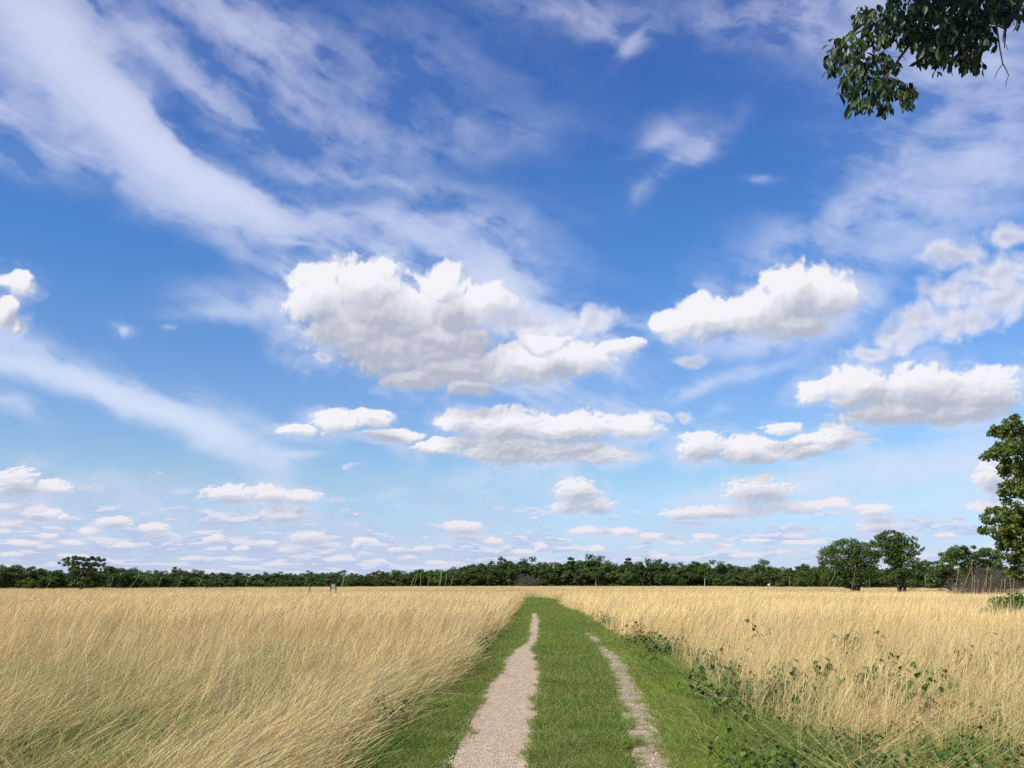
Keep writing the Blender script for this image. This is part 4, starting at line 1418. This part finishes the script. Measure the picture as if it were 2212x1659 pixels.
    for row in range(4):
        px = -90.0
        while px < 1115:
            D = float(np.interp(px, dx, dd)) + 34 + row * 11
            want = ((583.8 - float(np.interp(px, tx, ty))) * D / F + CAM_H) * (.80 + .12 * g.random())
            v = pix_dir(px, 583)
            x.append(v.x / v.y * D); y.append(D); s.append(want / 9.0); idx.append(int(g.integers(0, 3)))
            px += 3.2 * want * F / D * .14 + 2
    Q = []
    for i in range(3):
        gg = np.random.default_rng(300 + i)
        cl = ell_clumps(gg, 40, (0, 0, 4.3), (4.2, 4.2, 4.3), (1.0, 1.8), .2)
        V, Fc, T = leaf_cloud(cl, [90] * 40, .5, gg)
        Q.append(bpy.data.objects.new('wood', mesh_from('wood', V, Fc, M_LEAF_DARK, attrs={'tone': T})))
    scatter('far_wood', Q, np.stack([x, y, np.zeros(len(x))], 1), idx, g.random(len(x)) * 6.28, s, np.zeros(len(x)), 'dark mass of the wood closing the horizon behind the tree line', 'wood')


# ------------------------------------------------------------------ leaves with an outline, for things that are near
def leaf_shapes(P, dirs, nrms, size, width=.5, fold=.22, droop=.25, g=None, tone=None):
    """folded pointed leaves; P base points, dirs along the leaf, nrms upper side"""
    T = np.array([[0, 0], [.36, .30], [.43, .62], [.0, 1.0], [-.43, .62], [-.36, .30], [0, .32], [0, .66]])
    T[:, 0] *= width / .43 * .5 * 1.0
    F0 = [(0, 1, 6), (6, 1, 2, 7), (7, 2, 3), (0, 6, 5), (6, 7, 4, 5), (7, 3, 4)]
    V, Fc, tn = [], [], []
    for i in range(len(P)):
        d = dirs[i] / np.linalg.norm(dirs[i])
        n = nrms[i] - d * np.dot(nrms[i], d); n /= np.linalg.norm(n)
        s = np.cross(d, n)
        o = len(V)
        L = size[i]
        fo = fold * (.4 + 1.2 * g.random())
        for (a, b) in T:
            z = -droop * b * b + fo * abs(a) * 1.4
            V.append(P[i] + (s * a + d * b + n * z) * L)
        Fc += [tuple(o + k for k in f) for f in F0]
        tn += [tone[i]] * 8
    return V, Fc, tn


def build_overhang():
    """the tree whose bough hangs in at the top right; its trunk stands outside the picture"""
    g = np.random.default_rng(31)
    DY = 5.7

    def w(cx, cy, dy=0.0):                     # point on the ray through a pixel of the enlarged corner
        v = pix_dir((1950 + cx / 4.022) * .4096, cy / 4.022 * .4096)
        t = (DY + dy) / v.y
        return np.array([v.x * t, v.y * t, CAM_H + v.z * t])
    root = empty('tree', (9.3, 5.2, 0))
    base = np.array([9.3, 5.2, 0])
    G = Geo()
    trunk = [base + [0, 0, -.2], base + [.02, .05, .8], base + [-.05, .1, 2.2], base + [-.25, .2, 4.0], base + [-.5, .3, 6.2], base + [-.4, .3, 8.2], base + [-.1, .2, 10.0]]
    G.add(tube([p - base for p in trunk], [.34, .27, .24, .21, .17, .11, .05], 12))
    obj('trunk', G.mesh('trunk', M_BARK), root)
    B = Geo()

    def br(pts, r, sides=6):
        B.add(tube([p - base for p in pts], r, sides))
    A0 = base + np.array([-.45, .28, 5.6])
    main = [A0, A0 + [-1.4, .1, .9], w(2900, -420, .1), w(2420, -260, .05), w(2190, -20), w(2140, 90), w(2100, 150), w(2030, 270), w(2028, 350), w(2020, 470)]
    br(main, [.10, .075, .055, .036, .024, .020, .018, .013, .007, .003], 8)
    top = [w(2420, -260, .05), w(2100, -180, 0), w(1700, -40, -.1), w(1400, 60, -.05), w(1180, 250, 0), w(1110, 410, 0), w(1020, 530, 0), w(955, 625, .02), w(860, 760, 0), w(760, 880, 0)]
    br(top, [.034, .028, .022, .018, .014, .011, .009, .007, .005, .003])
    br([w(1400, 60, -.05), w(1100, 150, -.1), w(900, 290, -.1), w(780, 450, -.1), w(700, 590, -.1), w(560, 690, -.1)], [.014, .012, .010, .008, .005, .003])
    br([w(1100, 150, -.1), w(800, 200, .05), w(560, 330, .05), w(420, 430, .05), w(330, 560, .05)], [.010, .009, .007, .005, .003])
    br([w(900, 760, 0), w(1000, 800, 0), w(1090, 870, 0), w(1130, 960, 0)], [.004, .004, .003, .002])
    br([w(1700, -40, -.1), w(1600, 180, 0), w(1500, 380, .1), w(1440, 560, .1)], [.016, .011, .008, .004])
    br([w(1930, -20, .1), w(1760, 200, .15), w(1680, 430, .15), w(1700, 620, .15)], [.014, .010, .007, .003])
    br([A0 + [-.2, 0, .8], A0 + [-1.6, -.4, 1.9], w(2300, 100) + np.array(sv) * 2.0, w(1800, 100) + np.array(sv) * 2.0, w(1300, 100) + np.array(sv) * 1.9], [.07, .05, .035, .022, .008], 7)
    # bare pale twigs
    C = Geo()

    def tw(pts, r):
        C.add(tube([p - base for p in pts], r, 5))
    tw([w(2080, 200), w(2010, 275), w(1930, 240), w(1830, 220), w(1740, 225)], [.012, .010, .008, .005, .003])
    tw([w(1930, 240), w(1890, 180), w(1800, 90)], [.006, .004, .002])
    tw([w(1930, 245), w(1980, 195)], [.005, .003])
    tw([w(1940, 265), w(1720, 285), w(1620, 330), w(1540, 400)], [.005, .004, .003, .002])
    tw([w(1680, 110), w(1600, 190), w(1555, 255)], [.004, .003, .002])
    tw([w(1940, 260), w(1955, 340), w(1975, 480), w(2002, 620), w(2040, 690), w(2062, 742), w(2040, 790), w(2030, 852)], [.007, .006, .005, .0042, .0035, .003, .0025, .002])
    tw([w(2002, 630), w(1955, 695), w(1920, 768)], [.0035, .0025, .002])
    tw([w(2020, 300), w(2005, 390), w(2008, 420)], [.006, .004, .002])
    tw([w(2035, 440), w(2055, 497)], [.003, .0015])
    tw([w(1010, 540), w(970, 565), w(915, 552)], [.003, .0025, .0015])
    tw([w(1020, 545), w(1057, 598)], [.0025, .0015])
    tw([w(955, 625), w(1000, 700), w(1005, 715)], [.0035, .0025, .0015])
    tw([w(900, 700), w(985, 785), w(1060, 830)], [.0035, .0025, .0015])
    bo = obj('bough', B.mesh('bough', M_BARK), root)
    obj('twigs', C.mesh('twigs', M_TWIGPALE), bo)
    # leaf clusters: x, y, half width, half height, number
    CL = [(930, 60, 90, 90, 34), (800, 150, 130, 80, 42), (640, 150, 80, 60, 20), (600, 240, 90, 70, 26), (760, 290, 120, 80, 40), (900, 220, 100, 90, 36), (1050, 150, 110, 110, 44), (1020, 330, 110, 80, 38),
          (1180, 60, 90, 90, 34), (1150, 260, 100, 100, 40), (480, 360, 60, 40, 12), (400, 430, 80, 50, 18), (520, 450, 110, 70, 30), (640, 400, 80, 70, 26), (860, 380, 90, 60, 26), (760, 430, 60, 50, 16),
          (330, 520, 60, 60, 14), (420, 560, 100, 70, 28), (560, 570, 110, 70, 32), (300, 620, 50, 70, 12), (310, 720, 50, 50, 12), (420, 680, 90, 60, 24), (560, 680, 100, 60, 28), (520, 770, 90, 60, 22), (660, 700, 70, 60, 18),
          (440, 830, 60, 60, 14), (720, 600, 70, 50, 16), (840, 570, 70, 50, 18), (900, 640, 70, 50, 18), (960, 690, 40, 50, 10), (840, 700, 60, 40, 12), (620, 800, 90, 70, 28), (720, 860, 110, 80, 38), (500, 900, 70, 70, 20), (600, 920, 90, 70, 28),
          (820, 780, 70, 50, 18), (880, 830, 70, 60, 18), (800, 930, 120, 70, 38), (940, 930, 90, 60, 24), (1000, 860, 50, 50, 10), (1090, 880, 60, 40, 12), (1060, 970, 70, 60, 18), (1060, 1040, 60, 40, 12), (700, 1010, 90, 50, 24), (590, 1040, 70, 50, 16), (520, 1090, 40, 50, 8),
          (860, 1050, 60, 60, 16), (660, 1110, 50, 40, 8), (790, 1110, 40, 40, 6), (1110, 950, 30, 60, 6), (420, 960, 30, 50, 6),
          (1330, 60, 110, 90, 44), (1480, 40, 110, 80, 44), (1640, 50, 120, 80, 48), (1800, 50, 120, 90, 48), (1960, 60, 110, 90, 46), (2080, 60, 60, 70, 20), (1250, 200, 90, 90, 34), (1380, 180, 90, 70, 34), (1500, 190, 110, 80, 44),
          (1640, 200, 110, 90, 44), (1780, 200, 110, 90, 44), (1920, 170, 90, 70, 34), (2030, 180, 60, 60, 18), (2150, 210, 50, 60, 12), (2190, 130, 40, 60, 12), (1270, 330, 60, 70, 18), (1240, 420, 70, 60, 20), (1180, 400, 60, 50, 14), (1090, 420, 70, 50, 14), (1000, 450, 40, 50, 8), (900, 430, 30, 50, 6),
          (1480, 300, 100, 70, 36), (1600, 320, 100, 70, 38), (1730, 320, 90, 60, 34), (1850, 330, 80, 60, 26), (1400, 370, 80, 60, 26), (1500, 420, 110, 60, 38), (1620, 420, 100, 60, 38), (1740, 420, 70, 60, 20), (1330, 470, 90, 60, 30), (1240, 510, 60, 60, 20), (1140, 480, 40, 60, 8),
          (1450, 500, 110, 50, 34), (1570, 500, 90, 50, 28), (1690, 500, 60, 50, 16), (1800, 510, 30, 40, 5), (1840, 440, 50, 60, 9), (1900, 400, 50, 50, 8), (1930, 480, 30, 30, 3), (1260, 590, 60, 50, 16), (1200, 630, 30, 50, 6), (1350, 600, 60, 60, 16), (1350, 700, 30, 50, 5), (1410, 640, 40, 50, 7), (1480, 590, 60, 50, 14),
          (1500, 660, 30, 50, 5), (1560, 600, 50, 50, 9), (1640, 600, 50, 60, 12), (1650, 680, 40, 40, 6), (1700, 600, 40, 60, 8), (1760, 610, 50, 50, 7), (1740, 670, 25, 35, 4), (1790, 680, 35, 35, 5), (1700, 680, 25, 30, 3)]
    # more foliage further up and right, outside the picture
    for i in range(60):
        CL.append((1300 + 2400 * g.random(), -120 - 900 * g.random(), 170, 120, 22))
    P, Dd, Nn, S, Tn = [], [], [], [], []
    sunv = np.array(sv)
    for (cx, cy, rx, ry, k) in CL:
        tc = g.random()
        for _ in range(int(k * (.98 if cx < 1150 else 1.25) + .5)):
            a, r = g.random() * 6.283, math.sqrt(g.random())
            p = w(cx + math.cos(a) * rx * r, cy + math.sin(a) * ry * r - 40, g.normal(0, .28))
            d = np.array([g.normal(-.1, .42), g.normal(0, .4), -1.0 + .35 * g.random()])
            n = np.array([g.normal(0, .8), g.normal(-.2, .8), .9])
            P.append(p - base); Dd.append(d); Nn.append(n); S.append(.050 + .030 * g.random()); Tn.append(min(1, .35 * tc + .65 * g.random()))
    # boughs above the picture, between the hanging leaves and the sun
    for i in range(3600):
        cx, cy = 1150 + 1500 * g.random(), -60 + 620 * g.random() * (1 if g.random() < .7 else .5)
        p = w(cx, cy, g.normal(0, .3)) + sunv * (1.15 + 1.5 * g.random()) + g.normal(0, .12, 3)
        if (p[2] - CAM_H) / p[1] < math.tan(R(37.5)):
            continue
        P.append(p - base); Dd.append(np.array([g.normal(0, .5), g.normal(0, .5), -.8])); Nn.append(np.array([g.normal(0, .6), g.normal(0, .6), 1])); S.append(.08 + .04 * g.random()); Tn.append(g.random())
    V, Fc, tn = leaf_shapes(P, Dd, Nn, S, .46, .25, .22, g, Tn)
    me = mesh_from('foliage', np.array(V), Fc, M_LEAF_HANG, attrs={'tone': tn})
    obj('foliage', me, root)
    # crown above, never in the picture, so that the tree is whole
    cl = ell_clumps(g, 60, (0.6, .4, 8.6), (3.4, 3.0, 2.4), (.5, .9), .3)
    cl = [c for c in cl if c[0][2] > 5.6 and c[0][0] + base[0] > 6.6]
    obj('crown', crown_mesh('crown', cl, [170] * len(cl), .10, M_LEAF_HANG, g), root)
    tag(root, 'leafy tree bough with dark hanging leaves reaching in at the top right corner', 'tree')


# ------------------------------------------------------------------ small things
def build_small():
    g = np.random.default_rng(55)
    # tall single stalks standing above the field; rows: low point, tip (2500 wide view), depth
    left = [(169, 1432, 200, 1399, 24), (319, 1432, 340, 1405, 22), (340, 1432, 357, 1412, 26), (433, 1432, 443, 1409, 24), (484, 1430, 495, 1408, 25), (742, 1430, 748, 1412, 22), (835, 1427, 841, 1406, 24),
            (115, 1432, 124, 1416, 26), (269, 1432, 275, 1412, 28), (385, 1432, 392, 1414, 28), (262, 1432, 268, 1418, 30), (600, 1430, 604, 1418, 28)]
    mid = [(835, 1427, 839, 1408, 26), (1004, 1428, 1012, 1406, 22), (1012, 1428, 1017, 1405, 24), (1026, 1426, 1027, 1402, 24), (1072, 1427, 1077, 1388, 17), (1075, 1426, 1078, 1390, 18), (1087, 1427, 1089, 1406, 26), (1044, 1428, 1046, 1416, 28), (1100, 1428, 1104, 1414, 28)]
    right = [(2023, 1430, 2039, 1399, 22), (2080, 1433, 2086, 1401, 24), (2122, 1438, 2123, 1418, 24), (2258, 1434, 2258.5, 1411, 22), (1927, 1431, 1927.5, 1412, 24),
             (2332, 1436, 2341, 1381, 18), (2372.5, 1462, 2372, 1372, 14), (2379, 1441, 2378.5, 1409, 18), (2385, 1438, 2388, 1420, 19), (2391, 1470, 2413, 1384, 14), (2404, 1442, 2408, 1418, 18), (2416, 1442, 2419, 1409, 17),
             (2435, 1472, 2446, 1419, 15), (2446, 1474, 2454, 1416, 15), (2468, 1465, 2465, 1414, 15), (2473.5, 1436, 2474, 1418, 19), (2480, 1500, 2497, 1440, 11), (2425, 1500, 2432, 1440, 12), (2345, 1436, 2348, 1428, 18)]
    rows = [(r, 'thin pale stalk over the left field', 'tall stalks over the field at the left') for r in left]
    rows += [(r, 'thin pale stalk between the sign and the track end', 'tall stalks over the middle of the field') for r in mid]
    rows += [(r, 'tall pale stalk before the trees at the right', 'tall stalks at the right') for r in right]
    rows.append(((2339, 1458, 2370, 1389, 15), 'slanting stalk leaning against the tallest upright stalk before the brown thicket', None))
    stalks = []
    for (lx, ly, tx, ty, D), lab, grp in rows:
        def pt(x, y):
            v = pix_dir(x * .4096, y * .4096)
            t = D / v.y
            return np.array([v.x * t, v.y * t, CAM_H + v.z * t])
        a, b = pt(lx, ly), pt(tx, ty)
        s = (a - b) / (a[2] - b[2]) if abs(a[2] - b[2]) > 1e-3 else np.array([0, 0, 1.0])
        foot = a - s * a[2] * 1.0
        foot[0] = a[0] + (foot[0] - a[0]) * .55
        foot[2] = 0
        ln = np.linalg.norm(b - foot)
        rel = [p - foot for p in (foot, foot + (a - foot) * .5, a, a + (b - a) * .5 + [.01, 0, 0], b)]
        G = Geo()
        w0 = .0021 * (D / 16) ** .6
        G.add(tube(rel, [w0 * 1.2, w0, w0 * .9, w0 * .8, w0 * .5], 4))
        for j in range(5):                     # short side branches of the seed head
            t = 1 - .05 * j
            p = rel[3] + (rel[4] - rel[3]) * t
            G.add(tube([p, p + [g.normal(.008, .010), 0, .05]], [w0 * .4, w0 * .2], 3))
        o = obj('grass_stalk', G.mesh('grass_stalk', M_STALK), loc=tuple(foot))
        stalks.append((grp, tx, o, lab))

    cnt = {}
    for grp, tx, o, lab in sorted(stalks, key=lambda q: q[1]):
        cnt[grp] = cnt.get(grp, 0) + 1
        tag(o, lab if grp is None else '%s %s from the left' % (ORD[cnt[grp] - 1], lab), 'grass stalk', grp)

    # the small sign on two posts
    D = 68.0
    k = D / F
    root = empty('sign')
    v = pix_dir(333.6, 583)
    root.location = (v.x / v.y * D, D, 0)
    wood, nb = new_mat('post_wood')
    n = nb.noise(nb.v('MULTIPLY', coords(nb), (30, 30, 4)), 1.0, 3, dim='3D')
    solid_out(nb, nb.mix(n, (.10, .06, .035), (.19, .12, .07)), .85)
    face, nb = new_mat('sign_face')
    n = nb.noise(nb.v('MULTIPLY', coords(nb), (6, 1, 9)), 1.0, 3, dim='3D')
    solid_out(nb, nb.ramp(n, [(0.42, (.10, .20, .16)), (0.52, (.19, .31, .24)), (0.6, (.42, .50, .40))]), .5)
    frame, nb = new_mat('sign_frame')
    solid_out(nb, (.035, .04, .035), .6)

    def box(c, s, bev=.006):
        import bmesh
        bm = bmesh.new()
        bmesh.ops.create_cube(bm, size=1)
        for q in bm.verts:
            q.co = Vector((q.co.x * s[0] + c[0], q.co.y * s[1] + c[1], q.co.z * s[2] + c[2]))
        if bev: bmesh.ops.bevel(bm, geom=bm.edges[:], offset=bev, segments=1, affect='EDGES')
        V = [tuple(q.co) for q in bm.verts]
        Fc = [tuple(q.index for q in f.verts) for f in bm.faces]
        bm.free()
        return V, Fc
    for sx in (-.19, .19):
        G = Geo(); G.add(box((sx, 0, .80), (.07, .07, 1.70)))
        obj('post', G.mesh('post', wood, False), root)
    G = Geo(); G.add(box((0, -.031, 1.46), (.30, .02, .27), .003))
    obj('board', G.mesh('board', face, False), root)
    G = Geo()
    G.add(box((0, -.030, 1.625), (.44, .05, .05))); G.add(box((0, -.030, 1.285), (.44, .05, .035)))
    for sx in (-.175, .175):
        G.add(box((sx, -.045, 1.455), (.035, .02, .30), .003))
    obj('frame', G.mesh('frame', frame, False), root)
    tag(root, 'small green information board on two brown posts in the straw left of the track', 'sign')
    # dark marker post with a small head
    root = empty('marker_post')
    v = pix_dir(310.0, 583)
    D = 82.0
    root.location = (v.x / v.y * D, D, 0)
    G = Geo(); G.add(box((0, 0, .78), (.09, .09, 1.56), .01))
    obj('post', G.mesh('post', wood, False), root)
    G = Geo(); G.add(box((.03, -.02, 1.62), (.20, .08, .12), .02)); G.add(box((.14, 0, 1.72), (.12, .05, .05), .01))
    obj('head', G.mesh('head', frame, False), root)
    tag(root, 'dark wooden marker post standing in the straw left of the green sign', 'post')
    # small white marker before the trees at the right
    root = empty('marker_post')
    D = 150.0
    v = pix_dir(768.7, 583)
    root.location = (v.x / v.y * D, D, 0)
    white, nb = new_mat('white_paint')
    solid_out(nb, (.78, .77, .72), .6)
    G = Geo(); G.add(box((0, 0, .7), (.08, .08, 1.4), .01))
    obj('post', G.mesh('post', M_BARK_PALE, False), root)
    G = Geo(); G.add(box((0, 0, 1.48), (.34, .10, .22), .03))
    obj('cap', G.mesh('cap', white, False), root)
    tag(root, 'tiny white-topped marker post before the tree line at the right', 'post')

    # ---- leafy weeds on the right margin: each plant its own
    protos = []
    for s in range(6):
        gg = np.random.default_rng(400 + s)
        root = empty('leafy_weed')
        G = Geo()
        P, Dd, Nn, S, Tn = [], [], [], [], []
        for st in range(2 + s % 3):
            H = .22 + .26 * gg.random()
            lean = np.array([gg.normal(0, .14), gg.normal(0, .14), 0])
            pts = [np.array([gg.normal(0, .03), gg.normal(0, .03), -.01])]
            for i in range(4):
                pts.append(pts[0] + np.array([0, 0, H]) * (i + 1) / 4 + lean * ((i + 1) / 4) ** 1.6)
            G.add(tube(pts, [.004, .0035, .003, .0025, .0015], 5))
            nl = 10 + int(gg.integers(0, 6))
            for i in range(nl):
                t = .25 + .75 * (i + .5) / nl
                p = pts[0] + np.array([0, 0, H]) * t + lean * t ** 1.6
                az = i * 2.4 + gg.normal(0, .4)
                d = np.array([math.cos(az), math.sin(az), -.15 - .35 * gg.random()])
                q = p + d * .03
                G.add(tube([p, q], [.0015, .001], 3, False))
                P.append(q); Dd.append(d); Nn.append(np.array([gg.normal(0, .55), gg.normal(0, .55), 1])); S.append(.040 + .042 * gg.random()); Tn.append(gg.random())
        V, Fc, tn = leaf_shapes(P, Dd, Nn, S, .70, .3, .35, gg, Tn)
        obj('stems', G.mesh('stems', M_WEEDSTEM), root)
        obj('leaves', mesh_from('leaves', np.array(V), Fc, M_WEED, attrs={'tone': tn}), root)
        protos.append(root)
    spots = []
    A = [(90, 390), (160, 400), (250, 480), (290, 500), (330, 390), (360, 540), (390, 670), (470, 580), (560, 640), (60, 350), (200, 380), (30, 330), (-40, 300), (-90, 270), (-140, 250), (120, 370), (180, 410), (330, 590), (420, 690), (480, 640), (240, 440), (300, 560)]
    Bm = [(690, 450), (880, 690), (920, 740), (960, 790), (1040, 440), (1060, 480), (1120, 520), (1200, 450), (1320, 470), (1350, 500), (1300, 700), (1400, 640), (1450, 700), (1480, 740), (1590, 820), (1680, 740), (1720, 780), (1960, 470), (2130, 480), (2000, 700), (1500, 450), (1640, 460), (1210, 790), (1310, 770), (1100, 440), (1160, 470), (520, 430), (840, 440), (700, 720), (620, 700), (760, 600), (1080, 700), (1840, 560), (1800, 660)]
    Cm = [(1030, 850), (1130, 840), (1340, 850), (1420, 920), (1300, 950), (1060, 940), (880, 940), (800, 920), (800, 1000), (760, 1080), (830, 1110), (730, 1030), (1060, 1020), (1240, 980), (1700, 1000), (1740, 1030), (1820, 900), (1860, 960), (1900, 900), (1950, 880), (2060, 840), (1980, 960), (2000, 1040), (2080, 1060), (2100, 980), (2160, 900), (2180, 1000), (1600, 900), (1400, 1060), (1560, 1100), (940, 1080), (1150, 1120), (1800, 1090), (1900, 1020), (2040, 900), (2120, 1120), (1960, 1120), (1250, 1080), (850, 870), (900, 1010), (2200, 860), (1840, 830), (1500, 980)]
    for lst, rep, lab, grp, sp in ((A, 1, 'along the right side of the track', 'leafy weeds lining the right side of the track', .30),
                                   (Bm, 1, 'among the straw at the right', 'leafy weeds among the straw at the right', .28),
                                   (Cm, 2, 'in the lower right corner', 'leafy weeds in the lower right corner', .28)):
        for (cx, cy) in lst:
            sx, sy = 1600 + cx / 2.458, 1400 + cy / 2.458
            v = pix_dir(sx * .4096, sy * .4096)
            zz = .28
            t = (CAM_H - zz) / -v.z
            for r in range(rep):
                spots.append((v.x * t + g.normal(0, sp) * (r > 0), v.y * t + g.normal(0, sp) * (r > 0), lab, grp))
    for i in range(78):
        y = 10.2 + 26 * g.random() ** 1.3
        x = float(ex(E_CR, y)) + g.normal(.08, .17)
        if fbm(np.array([y * 1.2]), np.array([4.0]), 99)[0] > .36:
            spots.append((x, y, 'along the right side of the track', 'leafy weeds lining the right side of the track'))
    for (sx, sy) in ((1174, 1548), (1164, 1560), (1128, 1584), (955, 1690)):
        v = pix_dir(sx * .4096, sy * .4096)
        t = (CAM_H - .45) / -v.z
        spots.append((v.x * t, v.y * t, 'in the leaning straw left of the gravel', 'leafy weeds in the straw left of the track'))
    weeds = []
    for i, (x, y, lab, grp) in enumerate(spots):
        o = protos[i] if i < len(protos) else copy_tree(protos[int(g.integers(0, len(protos)))])
        o.location = (x, y, 0)
        s = (.66 + .45 * g.random()) * (1.8 if grp.startswith('leafy weeds among') else 1.5 if grp.startswith('leafy weeds lining') else .95) * (1.5 if 'left of' in grp else 1)
        o.scale = (s, s, s)
        o.rotation_euler = (g.normal(0, .12), g.normal(0, .12), g.random() * 6.28)
        weeds.append((grp, lab, x, y, o))
    for grp in sorted({q[0] for q in weeds}):
        w = sorted([q for q in weeds if q[0] == grp], key=lambda q: q[3])
        rws = [w[i:i + 11] for i in range(0, len(w), 11)]
        for ri, rw in enumerate(rws):
            for k, q in enumerate(sorted(rw, key=lambda q: q[2] / q[3])):
                rn = 'in the nearest row' if ri == 0 else 'in the %s row back' % ORD[ri]
                tag(q[4], '%s leafy weed %s %s' % (ORD[k], '' if len(rws) == 1 else rn, q[1]), 'weed', grp)
                q[4]['label'] = ' '.join(q[4]['label'].split())
    print('weeds', len(spots))


M_TWIGPALE = mat_bark('pale_twig', (.14, .105, .085), (.30, .24, .20))
M_WEEDSTEM, _nb = new_mat('weed_stem')
solid_out(_nb, (.12, .13, .045), .7)
M_STALK, _nb = new_mat('stalk_straw')
solid_out(_nb, (.62, .50, .29), .7)

build_ground()
build_field()
build_verge()
build_pebbles()
build_trees()
build_treeline()
build_overhang()
build_small()
